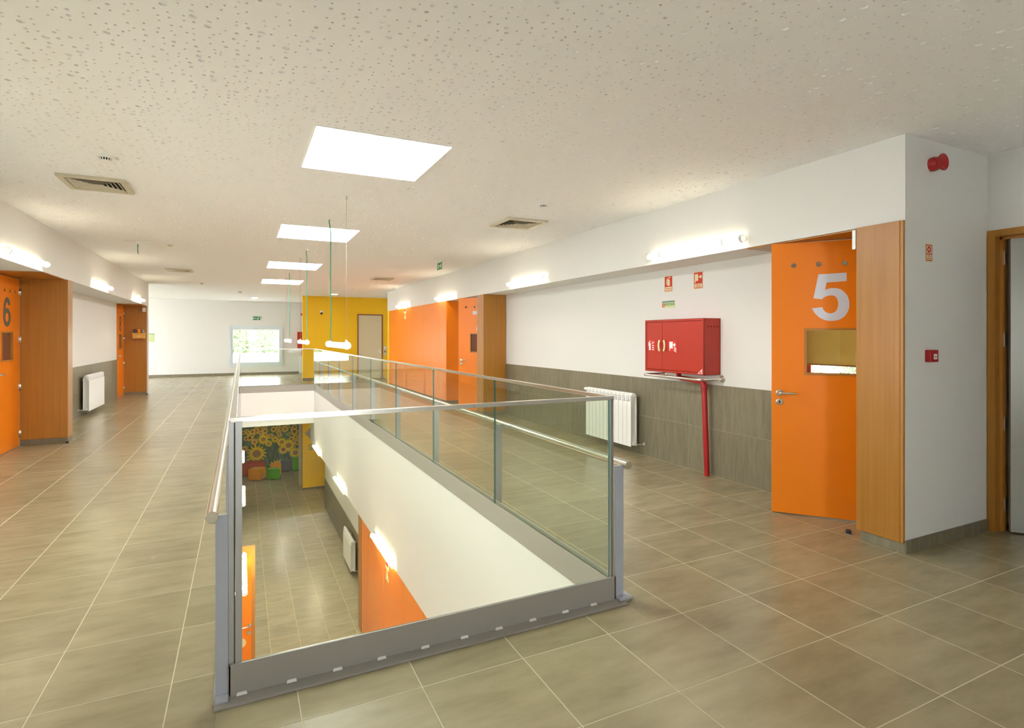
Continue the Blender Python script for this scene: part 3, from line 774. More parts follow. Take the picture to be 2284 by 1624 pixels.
# ------------------------------------------------------------------ outside
struct('ground', MB().box(-60, 60, 22.9, 70, -3.6, -3.5).box(8.9, 60, -30, 22.9, -0.6, -0.5).box(-60, -7.3, -10, 22.9, -0.6, -0.5), 'ground', 'pale paved ground outside the windows')
struct('wall_terrace', MB().box(-14, 16, 26.0, 26.2, -3.5, 0.70), 'ground', 'pale parapet outside the far window')
def tree(x, y, z, h_, label, n=16000, cr=2.0, leaf=0.075, group='trees outside the windows'):
    r = tag(empty('tree', (x, y, z)), label, 'tree', group)
    MB().tube([(0, 0, 0), (0.05, 0.02, h_ * 0.3), (-0.04, 0.05, h_ * 0.7)], [0.16, 0.12, 0.05], 8).build('trunk', 'trunk', r)
    p = RNG.normal(0, 1, (n, 3)); p /= np.linalg.norm(p, axis=1)[:, None]; p *= (RNG.random(n) ** 0.4)[:, None]
    p *= np.array([cr, cr, h_ * 0.42]); p[:, 2] += h_ * 0.55
    A = RNG.normal(0, 1, (n, 3)); A /= np.linalg.norm(A, axis=1)[:, None]
    B_ = np.cross(A, RNG.normal(0, 1, (n, 3))); B_ /= np.linalg.norm(B_, axis=1)[:, None]
    sz = RNG.uniform(leaf * 0.6, leaf * 1.2, (n, 1))
    V = np.stack([p - A * sz, p - B_ * sz * 0.55, p + A * sz, p + B_ * sz * 0.55], 1).reshape(-1, 3)
    me = bpy.data.meshes.new('crown'); me.from_pydata(V.tolist(), [], np.arange(4 * n).reshape(-1, 4).tolist()); me.materials.append(M['leaf'])
    o = bpy.data.objects.new('crown', me); COL.objects.link(o); o.parent = r; o['kind'] = 'stuff'
for k, (x, yt, lb) in enumerate(((-2.9, 30.0, 'pale tree outside the far window at its edge'), (0.3, 35.0, 'pale bushy tree filling the middle of the far window'), (3.4, 30.0, 'pale tree outside the far window towards the yellow wall'))):
    tree(x, yt, -3.5, 7.4, lb, cr=1.75 if k != 1 else 2.4)
tree(13.2, 10.2, -0.5, 4.6, 'leafy green tree outside the classroom window behind door five', n=14000, cr=1.5, leaf=0.05)
tree(12.5, 6.6, -0.5, 4.0, 'second leafy tree outside the classroom window behind door five', n=18000, cr=1.9, leaf=0.05)

# ------------------------------------------------------------------ glass balustrade round the opening
bal = tag(empty('glass_balustrade', (0, 0, 0)), 'glass balustrade with steel kerb and handrails around the floor opening', 'railing')
G0, G1 = VY0 - 0.01, VY1 + 0.02           # glass lines front / far
GXL, GXR = -0.030, 1.765
GT, GB = 1.070, 0.055
# kerbs: L-shaped plates
b = MB(); b.box(-0.095, 1.815, 2.345, G0 - 0.008, 0.0, 0.009); b.box(-0.047, 1.782, G0 - 0.020, G0 - 0.010, 0.009, 0.13); b.build('kerb', 'kerb', bal, bevel=0.0015)
b = MB(); b.box(GXR + 0.010, GXR + 0.020, G0 - 0.02, G1 + 0.02, 0.0, 0.13); b.box(VX1 - 0.004, VX1 + 0.002, VY0 - 0.005, VY1, -0.045, 0.112); b.box(GXR + 0.02, GXR + 0.085, G0 - 0.05, G1 + 0.05, 0.0, 0.009); b.build('kerb', 'kerb', bal)
b = MB(); b.box(GXL - 0.020, GXL - 0.010, G0 - 0.02, G1 + 0.02, 0.0, 0.13); b.box(VX0 - 0.002, VX0 + 0.004, VY0 - 0.005, VY1, -0.045, 0.112); b.box(GXL - 0.07, GXL - 0.02, G0 - 0.05, G1 + 0.05, 0.0, 0.009); b.build('kerb', 'kerb', bal)
b = MB(); b.box(GXL - 0.02, GXR + 0.02, G1 + 0.010, G1 + 0.020, 0.0, 0.13); b.box(VX0, VX1, VY1 - 0.004, VY1 + 0.002, -0.045, 0.112); b.build('kerb', 'kerb', bal)
b = MB(); b.box(VX0, VX1, VY0 - 0.008, VY0 + 0.002, -0.045, 0.10); b.build('kerb', 'kerb', bal)
for x in (0.0, 0.181, 0.36, 0.544, 0.738, 0.925, 1.101, 1.283, 1.469, 1.64):
    b = MB(); b.add([(x - 0.019, G0 - 0.020, 0.009), (x + 0.019, G0 - 0.020, 0.009), (x + 0.019, G0 - 0.0285, 0.009), (x - 0.019, G0 - 0.0285, 0.009), (x - 0.016, G0 - 0.0205, 0.018), (x + 0.016, G0 - 0.0205, 0.018)],
                    [(0, 1, 2, 3), (3, 2, 5, 4), (0, 3, 4), (1, 5, 2), (0, 4, 5, 1)])
    b.build('weld', 'white', bal)
# glass panes
def pane(x0, x1, y0, y1):
    o = MB().box(x0, x1, y0, y1, GB, GT).build('glass_pane', ['glass', 'glass_edge'], bal)
    for p in o.data.polygons:
        ax = 0 if (x1 - x0) < (y1 - y0) else 1
        if abs(p.normal[ax]) < 0.5: p.material_index = 1
    return o
pane(GXL + 0.014, GXR - 0.014, G0 - 0.006, G0 + 0.006)
js = [G0, 3.93, 5.465, 7.0, 8.535, 10.07, 11.605, 13.14, 14.675, G1]
for x in (GXL, GXR):
    for a, e in zip(js[:-1], js[1:]):
        pane(x - 0.006, x + 0.006, a + 0.004, e - 0.004)
pane(GXL + 0.014, GXR - 0.014, G1 - 0.006, G1 + 0.006)
# gaskets on the kerb and stainless caps
b = MB(); b.box(GXL, GXR, G0 - 0.0085, G0 - 0.0062, 0.118, 0.129); b.build('gasket', 'glass_edge', bal)
b = MB(); b.box(GXL - 0.012, 0.98, G0 - 0.012, G0 + 0.012, GT - 0.004, GT + 0.016); b.box(0.981, GXR + 0.012, G0 - 0.012, G0 + 0.012, GT - 0.004, GT + 0.016); b.build('top_rail', 'steel', bal, bevel=0.001)
for x in (GXL, GXR):
    b = MB(); b.box(x - 0.012, x + 0.012, G0 + 0.013, 8.0, GT - 0.004, GT + 0.016); b.box(x - 0.012, x + 0.012, 8.002, G1 + 0.012, GT - 0.004, GT + 0.016); b.build('top_rail', 'steel', bal, bevel=0.001)
b = MB(); b.box(GXL + 0.013, GXR - 0.013, G1 - 0.012, G1 + 0.012, GT - 0.004, GT + 0.016); b.build('top_rail', 'steel', bal, bevel=0.001)
for x0, x1, y0, y1 in ((-0.047, -0.0275, G0 - 0.010, G0 + 0.014), (-0.0235, 0.001, G0 - 0.014, G0 + 0.010), (1.752, 1.772, G0 - 0.014, G0 + 0.010), (GXL - 0.01, GXL + 0.01, G1 - 0.01, G1 + 0.01), (GXR - 0.01, GXR + 0.01, G1 - 0.01, G1 + 0.01)):
    MB().box(x0, x1, y0, y1, 0.118, GT).build('edge_profile', 'steel_edge', bal, bevel=0.001)
# handrails on flat posts
for sx, hx in ((-1, -0.102), (1, 1.851)):
    b = MB(); b.tube([(hx, G0 - 0.035, 0.715), (hx, G1 + 0.02, 0.715)], 0.0225, 20); hr = b.build('handrail', 'steel', bal)
    b = MB(); b.lathe([(0.0235, 0.0), (0.0235, -0.003), (0.021, -0.005)], (hx, G0 - 0.035, 0.715), 20, axis='y'); b.build('end_cap', 'steel', hr)
ys = [2.425] + [2.425 + 1.55 * k for k in range(1, 9)] + [G1 + 0.03]
for y in ys:
    for x0, x1, hx in ((-0.092, -0.038 - 0.013, -0.102), (1.786, 1.842, 1.851)):
        if y == ys[0] and x0 < 0: x1 = -0.0475
        b = MB(); b.box(x0, x1, y - 0.008, y + 0.004, 0.009, 0.712); po = b.build('post', 'grey_metal', bal, bevel=0.0015)
        b = MB(); b.box(x0, x1 + (0.03 if hx > 1 else 0), y - 0.05, y + 0.02, 0.009, 0.019); fp = b.build('foot_plate', 'grey_metal', po, bevel=0.001)

# ------------------------------------------------------------------ tube lights
def make_tube(lampmat):
    """clear tubular luminaire 1.25 m long along +Y, axis at the origin height"""
    r = empty('tube_light')
    L = 1.25
    MB().tube([(0, 0.035, 0), (0, L - 0.035, 0)], 0.030, 20, caps=False).build('tube_cover', 'polycarb', r)
    MB().cyl((0, 0.05, -0.006), (0, L - 0.05, -0.006), 0.013, 12).build('lamp', lampmat, r)
    MB().box(-0.012, 0.012, 0.05, L - 0.05, 0.012, 0.022).build('gear_tray', 'white', r)
    for y, s in ((0, 1), (L, -1)):
        e = MB(); e.lathe([(0.020, 0), (0.034, s * 0.004), (0.036, s * 0.012), (0.036, s * 0.036), (0.031, s * 0.040)], (0, y, 0), 20, axis='y')
        c = e.build('end_cap', 'cap', r)
        k = MB()
        for q in range(6):
            a = q * math.pi / 3
            k.cyl((0.024 * math.cos(a), y - s * 0.004, 0.024 * math.sin(a)), (0.024 * math.cos(a), y + s * 0.003, 0.024 * math.sin(a)), 0.004, 6)
        k.build('screw', 'steel_dull', c)
    return r
def wall_tube(proto, x, y, z, face, label, group, stub=True):
    r = copy_tree(proto)
    r.location = (x + face * 0.05, y, z); r.name = 'tube_light'
    tag(r, label, 'light', group)
    for yy in (0.22, 1.03):
        b_ = MB(); b_.box(min(0, -face * 0.05), max(0, -face * 0.05), yy - 0.012, yy + 0.012, -0.004, 0.004)
        b_.prism([circle(0, 0, 0.0335, 20), circle(0, 0, 0.0305, 20)], yy - 0.010, yy + 0.010, lambda u, v, d: (u, d, v)); b_.build('clip', 'white', r)
    b_ = MB(); b_.tube([(0, 1.25, 0), (0, 1.28, 0), (-face * 0.03, 1.31, 0.0), (-face * 0.05, 1.33, 0)], 0.008, 8); b_.build('cable', 'cable', r)
    return r
pt = make_tube('lamp')
zt = 2.232
for (y, lb) in ((3.345, 'lit tube light on the soffit beside door five, above the fire hose cabinet'), (6.75, 'lit tube light on the soffit above the right radiator'), (10.42, 'lit tube light on the soffit above door seven'), (13.84, 'lit tube light on the soffit above the tall orange panels')):
    wall_tube(pt, XR, y, zt, -1, lb, 'tube lights along the upper soffits')
for (y, lb) in ((6.88, 'lit tube light on the soffit above door six'), (10.43, 'lit tube light on the soffit above the left radiator'), (13.9, 'lit tube light on the soffit above door eight')):
    wall_tube(pt, XL, y, zt, 1, lb, 'tube lights along the upper soffits')
pl = make_tube('lamp_low')
for i, y in enumerate((6.94, 10.62, 14.28)):
    nm = ('nearest the steel kerb', 'second along', 'farthest, near the yellow wall')[i]
    wall_tube(pl, VX1, y, -1.49, -1, 'lit tube above the lower orange panelling, ' + nm, 'tube lights on the lower soffits')
    wall_tube(pl, VX0, y, -1.49, 1, 'lit tube above the lower open orange door, ' + nm, 'tube lights on the lower soffits')
# pendants: a cable at one end, a thin wire at the other
pp = make_tube('lamp_off')
for (y, yc, yw, lb) in ((5.27, 6.36, 5.33, 'tube light hung over the opening, nearest, in front of the yellow wall'), (8.78, 8.84, 9.85, 'tube light hung over the opening, middle one of three'), (12.10, 12.16, 13.2, 'tube light hung over the opening, farthest, beside the far window')):
    r = copy_tree(pp); r.location = (0.875, y, 1.318); r.name = 'pendant_light'
    tag(r, lb, 'pendant light', 'tube lights hung over the floor opening')
    s = -0.02 if yc > y + 0.5 else 0.03
    h_ = H - 1.318
    MB().tube([(0, yc - y, 0.03), (0, yc - y + 0.01, 0.10), (0.005, yc - y + 0.012, 0.3), (0, yc - y, 0.8), (0.004, yc - y, h_ - 0.15), (-0.012, yc - y - s, h_ - 0.04), (0, yc - y - s, h_ - 0.01)], 0.006, 8).build('cable', 'cable', r)
    MB().cyl((0, yw - y, 0.05), (0, yw - y, h_ - 0.03), 0.0018, 6).build('wire', 'wire', r)
    MB().lathe([(0.006, h_), (0.011, h_ - 0.002), (0.009, h_ - 0.03), (0.004, h_ - 0.035)], (0, yw - y, 0), 10).build('ceiling_hook', 'steel_dull', r)
    MB().lathe([(0.02, h_), (0.02, h_ - 0.006), (0.010, h_ - 0.022)], (0, yc - y - s, 0), 12).build('cable_rose', 'white', r)
    b = MB(); b.box(-0.01, 0.01, yw - y - 0.02, yw - y + 0.02, 0.03, 0.052); b.box(-0.01, 0.01, yc - y - 0.03, yc - y + 0.03, 0.03, 0.042); b.build('hanger_clip', 'cap', r)
for proto in (pt, pl, pp):
    for ch in [x for x in COL.objects if x.parent == proto]:
        for g in [x for x in COL.objects if x.parent == ch]: bpy.data.objects.remove(g)
        bpy.data.objects.remove(ch)
    bpy.data.objects.remove(proto)

# ------------------------------------------------------------------ skylights and ceiling fittings
for i, (x0, x1, y0, y1) in enumerate(SKY):
    r = tag(empty('skylight', ((x0 + x1) / 2, (y0 + y1) / 2, H)), 'glowing white square skylight, ' + ('nearest and largest looking', 'second from the nearest', 'third from the nearest', 'farthest, towards the far window')[i] + ', in the ceiling row', 'skylight', 'square skylights in a row')
    a, c = (x1 - x0) / 2, (y1 - y0) / 2
    MB().box(-a + 0.006, a - 0.006, -c + 0.006, c - 0.006, -0.004, 0.0).build('diffuser', 'sky_diff', r)
    b = MB(); b.prism([rect(-a, a, -c, c), rect(-a + 0.006, a - 0.006, -c + 0.006, c - 0.006)], -0.006, 0.0, lambda u, v, d: (u, v, d)); b.build('frame', 'white', r)
for i, (x, y, h_) in enumerate(VENTS):
    r = tag(empty('ceiling_vent', (x, y, H)), ('square louvred ceiling vent near door six', 'square louvred ceiling vent far along above the left radiator', 'square louvred ceiling vent above the right radiator', 'square louvred ceiling vent before the yellow wall')[i], 'vent', 'square ceiling vents')
    fn = lambda u, v, d: (u, v, d)
    MB().box(-h_ + 0.05, h_ - 0.05, -h_ + 0.05, h_ - 0.05, -0.003, -0.001).build('plenum', 'dark', r)
    b = MB(); b.prism([rect(-h_, h_, -h_, h_), rect(-h_ + 0.045, h_ - 0.045, -h_ + 0.045, h_ - 0.045)], -0.022, -0.001, fn); b.build('frame', 'grille', r, bevel=0.002)
    for k in range(5):
        o_ = h_ - 0.055 - k * (h_ - 0.06) / 5.6; q = o_ - 0.022
        b = MB()
        vs_ = [(sx * o_, sy * o_, -0.022) for sx, sy in ((-1, -1), (1, -1), (1, 1), (-1, 1))] + [(sx * q, sy * q, -0.005) for sx, sy in ((-1, -1), (1, -1), (1, 1), (-1, 1))]
        vs_ += [(p[0] * 0.995, p[1] * 0.995, p[2] + 0.0015) for p in vs_]
        b.add(vs_, [(j, (j + 1) % 4, 4 + (j + 1) % 4, 4 + j) for j in range(4)] + [(8 + j, 12 + j, 12 + (j + 1) % 4, 8 + (j + 1) % 4) for j in range(4)] + [(j, 8 + j, 8 + (j + 1) % 4, (j + 1) % 4) for j in range(4)] + [(4 + j, 4 + (j + 1) % 4, 12 + (j + 1) % 4, 12 + j) for j in range(4)])
        b.build('louvre', 'grille', r)
for (x, y, lb) in ((-0.893, 4.915, 'white smoke detector on the ceiling beside the vent near door six'), (2.68, 4.80, 'white smoke detector on the ceiling before the vent above the right radiator'), (2.64, 15.19, 'small white smoke detector before the yellow wall'), (-0.88, 15.44, 'small white smoke detector near the ceiling corner by door eight'), (-0.05, 17.85, 'white smoke detector between the far downlights and door eight')):
    r = tag(empty('smoke_detector', (x, y, H)), lb, 'smoke detector', 'ceiling smoke detectors')
    MB().lathe([(0.052, 0), (0.052, -0.012), (0.046, -0.018)], n=20).build('base', 'white', r)
    MB().lathe([(0.040, -0.018), (0.034, -0.020), (0.034, -0.034)], n=20).build('chamber', 'dark', r)
    b = MB()
    for k in range(14):
        a = 2 * math.pi * k / 14
        b.box(0.033, 0.040, -0.003, 0.003, -0.034, -0.018)
        R_ = Matrix.Rotation(a, 3, 'Z')
        b.v[-8:] = [tuple(R_ @ Vector(p)) for p in b.v[-8:]]
    b.lathe([(0.040, -0.034), (0.036, -0.040), (0.015, -0.043)], n=20); b.build('cap', 'white', r)
for (x, y, lb) in ((2.555, 17.7, 'lit round downlight on the ceiling in front of the yellow wall'), (0.385, 20.5, 'lit round downlight on the ceiling before the far window')):
    r = tag(empty('downlight', (x, y, H)), lb, 'downlight', 'far round downlights')
    MB().lathe([(0.085, -0.0125), (0.02, -0.0125)], n=20).build('lens', 'down', r)
    MB().lathe([(0.105, 0), (0.105, -0.006), (0.085, -0.010)], n=20).build('rim', 'white', r)
for (x, y, lb) in ((-0.92, 9.28, 'tiny round ceiling sensor beside the left hanging exit sign'),):
    r = tag(empty('ceiling_sensor', (x, y, H)), lb, 'sensor')
    MB().lathe([(0.04, 0), (0.035, -0.012), (0.012, -0.022)], n=14).build('dome', 'doorwhite', r)
# hanging exit signs (plates along the corridor) and the exit sign on the far wall
def man(fn, b, s=1.0, ox=0.0, mirror=1):
    """white running figure, arrow and door of an exit sign in (u, v), about 0.28 x 0.12"""
    T_ = lambda pts: [(ox + mirror * p[0] * s, p[1] * s) for p in pts]
    for poly in ([(-0.13, -0.045), (-0.085, -0.045), (-0.085, 0.045), (-0.13, 0.045)], [(-0.065, 0.0), (-0.035, 0.028), (-0.035, 0.010), (0.0, 0.010), (0.0, -0.010), (-0.035, -0.010), (-0.035, -0.028)],
                 stroke([(0.075, 0.022), (0.055, -0.012), (0.085, -0.03), (0.08, -0.05)], 0.016), stroke([(0.055, -0.012), (0.035, -0.026), (0.025, -0.05)], 0.016), stroke([(0.02, 0.012), (0.045, 0.022), (0.075, 0.020), (0.098, 0.0)], 0.012), circle(0.092, 0.040, 0.012, 10)):
        b.prism([T_(poly)], 0, 1, fn)
for (x, y, rz, lb) in ((3.03, 9.05, 0, 'green exit sign hanging from the ceiling towards door seven'), (-1.285, 9.11, math.radians(6.5), 'hanging exit sign seen nearly edge-on near the left wall')):
    r = tag(empty('exit_sign', (x, y, H), rz), lb, 'exit sign')
    b = MB(); b.box(-0.055, 0.055, -0.014, 0.014, -0.008, 0); b.box(-0.022, 0.022, -0.03, 0.03, -0.05, -0.008); b.box(-0.16, 0.16, -0.008, 0.008, -0.010, -0.002); b.build('bracket', 'white', r, bevel=0.002)
    MB().box(-0.004, 0.004, -0.115, 0.115, -0.165, -0.05).build('plate', 'green', r, bevel=0.001)
    for sgn in (-1, 1):
        b = MB(); man(lambda u, v, d, q=sgn: (q * (0.0041 + d * 0.001), -q * u if q < 0 else u, -0.108 + v), b, 0.76); b.build('pictogram', 'white', r)
r = tag(empty('exit_sign', (0.478, YF, 2.083)), 'green exit sign on the far wall above the window', 'exit sign')
MB().box(-0.14, 0.14, -0.02, 0, -0.078, 0.078).build('backplate', 'white', r)
MB().box(-0.128, 0.128, -0.024, -0.02, -0.065, 0.065).build('plate', 'green', r)
b = MB(); man(lambda u, v, d: (u, -0.025 + d * 0.001, v), b, 0.92); b.build('pictogram', 'white', r)

# ------------------------------------------------------------------ orange lockers / panels
def panels(name, x, cuts, z0, z1, label, face=-1, wood_return=None, m='orange_grain', depth=0.4):
    r = tag(empty(name, (x, cuts[0], z0)), label, 'panelling')
    MB().box(0.022, depth, 0, cuts[-1] - cuts[0], 0.06, z1 - z0).build('carcass', 'orange', r)
    MB().box(0.045, depth, 0.01, cuts[-1] - cuts[0], 0, 0.06).build('plinth', 'tile_wall', r)
    for a, e in zip(cuts[:-1], cuts[1:]):
        MB().box(0, 0.021, a - cuts[0] + 0.004, e - cuts[0] - 0.004, 0.06, z1 - z0 - 0.002).build('panel', m, r, bevel=0.001)
    return r
panels('wall_panelling', XR, [11.06, 11.58, 12.15, 12.73, 13.565, 14.574, 15.34, 16.10], 0.0, SOF, 'tall orange panelling between door seven and the yellow wall', depth=0.44)
panels('wall_panelling', VX1, [4.0, 4.9, 5.8, 6.70, 7.66, 8.73, 9.22], ZL, ZLS, 'tall orange panelling on the storey below the opening', depth=0.38)
pier('trim_8', [((VX1 - 0.004, VX1 + 0.02, 9.23, 9.49, ZL + 0.06, ZLS), 'front_board', 'wood'), ((VX1 + 0.02, 2.15, 9.47, 9.49, ZL + 0.06, ZLS), 'side_board', 'wood')], 'beech veneered pier end beside the lower orange panelling')

# fire-alarm sign pair on the orange panels (a plate above, a triangle below)
def panel_sign(x, y, z, label):
    r = tag(empty('warning_sign', (x, y, z)), label, 'sign', 'sign pairs on the orange panels')
    MB().box(-0.004, 0, -0.09, 0.09, 0.02, 0.14).build('plate', 'cream', r)
    MB().box(-0.0055, -0.004, -0.075, 0.075, 0.07, 0.13).build('red_field', 'redsign', r)
    b = MB(); b.prism([[(-0.075, -0.13), (0.075, -0.13), (0.0, 0.01)]], -0.004, 0, lambda u, v, d: (d, u, v)); b.build('triangle', 'cream', r)
    b = MB(); b.prism([[(-0.035, -0.105), (0.035, -0.105), (0.0, -0.04)]], -0.0055, -0.004, lambda u, v, d: (d, u, v)); b.build('symbol', 'signgreen', r)
panel_sign(XR, 14.33, 2.00, 'small red and cream sign with triangle on the upper orange panelling')
panel_sign(VX1, 7.45, -1.75, 'small red and cream sign with triangle on the lower orange panelling')

# ------------------------------------------------------------------ radiators
def radiator(name, loc, n, face, label, z1=0.72, z0=0.095):
    """aluminium sections side by side along +Y; face -1 looks to smaller x"""
    r = tag(empty(name, loc), label, 'radiator')
    f = lambda x: face * x
    s = 0.080
    mb = MB()
    B = lambda x0, x1, y0, y1, a, c: mb.box(min(f(x0), f(x1)), max(f(x0), f(x1)), y0, y1, a, c)
    B(0.13, 0.142, 0.003, s - 0.003, z0, z1 - 0.09)                       # front blade
    B(0.055, 0.13, s / 2 - 0.012, s / 2 + 0.012, z0 + 0.01, z1 - 0.02)    # web
    B(0.05, 0.062, 0.006, s - 0.006, z0, z1 - 0.03)                       # rear blade
    for k in range(3):
        B(0.124, 0.136, 0.010, s - 0.010, z1 - 0.078 + k * 0.022, z1 - 0.068 + k * 0.022)
    B(0.105, 0.135, 0.004, 0.010, z1 - 0.09, z1 - 0.01); B(0.105, 0.135, s - 0.010, s - 0.004, z1 - 0.09, z1 - 0.01)
    mb.tube([(f(0.096), 0.002, z1 - 0.02), (f(0.096), s - 0.002, z1 - 0.02)], 0.030, 12)
    mb.tube([(f(0.096), 0.002, z0 + 0.03), (f(0.096), s - 0.002, z0 + 0.03)], 0.022, 10)
    o0 = mb.build('radiator_section', 'white', r, bevel=0.0015)
    for k in range(1, n):
        o = o0.copy(); COL.objects.link(o); o.parent = r; o.location = (0, k * s, 0)
    b_ = MB(); b_.cyl((f(0.096), -0.014, z1 - 0.02), (f(0.096), 0.0, z1 - 0.02), 0.020, 12); b_.cyl((f(0.096), -0.018, z1 - 0.02), (f(0.096), -0.014, z1 - 0.02), 0.010, 8); b_.build('end_plug', 'white', r)
    b_ = MB(); b_.cyl((f(0.096), -0.012, z0 + 0.03), (f(0.096), 0.0, z0 + 0.03), 0.018, 12); b_.build('end_plug', 'white', r)
    b_ = MB(); b_.tube([(f(0.096), -0.012, z0 + 0.03), (f(0.096), -0.05, z0 + 0.03), (f(0.08), -0.06, z0 + 0.03), (f(0.0), -0.06, z0 + 0.03)], 0.008, 8)
    b_.lathe([(0.020, f(0.0)), (0.020, f(0.004)), (0.012, f(0.012))], (0, -0.06, z0 + 0.03), 14, axis='x'); b_.build('pipe', 'steel_dull', r)
    b_ = MB(); b_.lathe([(0.012, 0.0), (0.02, 0.015), (0.022, 0.07), (0.017, 0.09)], (f(0.096), n * s + 0.0, z1 - 0.02), 12, axis='y'); b_.build('valve_knob', 'white', r)
    for yy in (0.2, n * s - 0.2):
        b_ = MB(); b_.box(min(0, f(0.06)), max(0, f(0.06)), yy - 0.01, yy + 0.01, z1 - 0.10, z1 - 0.08); b_.build('bracket', 'white', r)
    return r
radiator('radiator', (XRR - 0.010, 5.30, 0), 12, -1, 'white finned radiator on the tiled wall behind the balustrade, beside the hose cabinet')
radiator('radiator', (XLR + 0.010, 12.0, 0), 15, 1, 'white finned radiator on the tiled left wall between doors six and eight')
radiator('radiator', (2.15 - 0.010, 11.62, ZL), 12, -1, 'white finned radiator on the storey below beside the orange panelling')
radiator('radiator', (1.99, YF, 0), 1, -1, 'white slim radiator at the far wall half hidden by the yellow partition') if False else None

# ------------------------------------------------------------------ fire hose cabinet, guard bar, riser pipe
FX = 4.078
r = tag(empty('fire_hose_cabinet', (FX, 4.075, 1.02)), 'red steel fire hose cabinet on the white wall between door five and the radiator', 'cabinet')
D, Wc, Hc = XRR - FX, 0.882, 0.565
sl = [rect(a, a + 0.016, 0.475, 0.487) for a in (0.045, 0.086, 0.128, 0.170)]
b = MB(); b.box(0, D, Wc - 0.003, Wc, 0, Hc); b.box(0.0, D, 0, Wc, 0, 0.003); b.box(0, D, 0, Wc, Hc - 0.003, Hc); b.box(D - 0.003, D, 0, Wc, 0, Hc)
b.prism([rect(0, D, 0, Hc)] + sl, 0, 0.003, lambda u, v, d: (u, d, v)); b.prism([rect(0, Wc, 0, Hc), rect(0.022, Wc - 0.022, 0.022, Hc - 0.022)], 0, 0.003, lambda u, v, d: (d, u, v))
b.build('body', 'red', r)
for y0, y1, nm in ((0.026, 0.600, 'hose'), (0.604, Wc - 0.026, 'extinguisher')):
    dr = MB().box(0.002, 0.006, y0, y1, 0.026, Hc - 0.026).build('cabinet_door', 'red', r, bevel=0.001)
def arc_pull(y, s):
    b_ = MB(); pts = [(0.0, -0.058), (s * 0.012, -0.035), (s * 0.017, 0), (s * 0.012, 0.035), (0.0, 0.058)]
    b_.prism([stroke(pts, 0.020)], -0.012, 0.002, lambda u, v, d: (d, y + u, 0.285 + v)); b_.build('pull_handle', 'cream', r)
arc_pull(0.634, 1); arc_pull(0.572, -1)
b = MB(); b.box(-0.001, 0.002, 0.62, 0.672, 0.225, 0.345); b.box(-0.001, 0.002, 0.535, 0.588, 0.225, 0.345); b.build('handle_recess', 'red2', r)
# stickers (u = towards the left door is larger y)
b = MB(); b.box(0.0, 0.002, 0.713, 0.838, 0.226, 0.346); b.build('extinguisher_sticker', 'redsign', r)
fnS = lambda u, v, d: (d, u, v)
b = MB(); b.prism([[(0.79, 0.232), (0.815, 0.232), (0.815, 0.30), (0.808, 0.318), (0.797, 0.318), (0.79, 0.30)]], -0.001, 0.0, fnS); b.prism([stroke([(0.822, 0.28), (0.825, 0.305), (0.812, 0.325), (0.79, 0.335)], 0.007)], -0.001, 0.0, fnS)
for k in range(3): b.prism([stroke([(0.765, 0.262 + k * 0.022 - 0.02), (0.75, 0.25 + k * 0.022 - 0.01), (0.735, 0.248 + k * 0.022 - 0.012)], 0.010)], -0.001, 0.0, fnS)
b.prism([stroke([(0.766, 0.30), (0.758, 0.325), (0.745, 0.31), (0.735, 0.325)], 0.009)], -0.001, 0.0, fnS)
b.build('extinguisher_symbol', 'white', r)
b = MB(); b.box(0.0, 0.002, 0.376, 0.502, 0.226, 0.340); b.build('hose_sticker', 'redsign', r)
b = MB(); b.box(-0.001, 0, 0.437, 0.488, 0.258, 0.328); b.box(-0.001, 0, 0.478, 0.486, 0.235, 0.26); b.prism([circle(0.412, 0.296, 0.016, 12)], -0.001, 0, fnS); b.box(-0.001, 0, 0.42, 0.44, 0.293, 0.300)
for k in range(3): b.prism([stroke([(0.418, 0.275 - k * 0.018), (0.400, 0.262 - k * 0.018), (0.384, 0.256 - k * 0.018)], 0.008)], -0.001, 0.0, fnS)
b.build('hose_symbol', 'white', r)
b = MB(); b.prism([[(0.022, 0.012), (0.085, 0.012), (0.022, 0.062)]], -0.001, 0.002, fnS); tr_ = b.build('corner_mark', 'white', r)
b = MB(); b.prism([[(0.027, 0.016), (0.070, 0.016), (0.027, 0.050)]], -0.002, -0.001, fnS); b.build('corner_emblem', 'redsign', r)
b = MB(); b.prism([stroke([(0.034, 0.018), (0.034, 0.042)], 0.004)], -0.003, -0.002, fnS); b.build('emblem_stroke', 'white', tr_)

r = tag(empty('guard_bar', (XRR, 4.05, 0.98)), 'bent stainless guard bar under the red hose cabinet', 'bar')
x1 = -(XRR - 4.0)
b = MB(); b.tube([(-0.006, 0, 0), (x1 + 0.05, 0, 0), (x1 + 0.015, 0.01, 0), (x1, 0.045, 0), (x1, 0.80, 0.004), (x1 + 0.015, 0.835, 0.004), (x1 + 0.05, 0.845, 0.004), (-0.006, 0.845, 0.004)], 0.0135, 14); b.build('bar', 'steel', r)
for y in (0, 0.845):
    b = MB(); b.lathe([(0.036, 0), (0.036, -0.006), (0.030, -0.010)], (0, y, 0.0), 18, axis='x'); b.build('wall_flange', 'steel', r)
r = tag(empty('riser_pipe', (4.215, 4.17, 0)), 'red painted riser pipe from the floor to the hose cabinet', 'pipe')
b = MB(); b.tube([(0, 0, 0.0), (-0.020, 0.02, 0.905), (-0.021, 0.035, 0.935), (-0.023, 0.07, 0.948), (-0.024, 0.34, 0.962), (-0.02, 0.375, 0.975), (-0.02, 0.385, 1.016)], 0.027, 16); b.build('pipe', 'red2', r)
for z, q in ((0.90, 0.02),):
    b = MB(); b.tube([(-0.0195, 0.0195, 0.865), (-0.020, 0.02, 0.905), (-0.021, 0.032, 0.93)], 0.032, 16); b.build('elbow', 'red2', r)

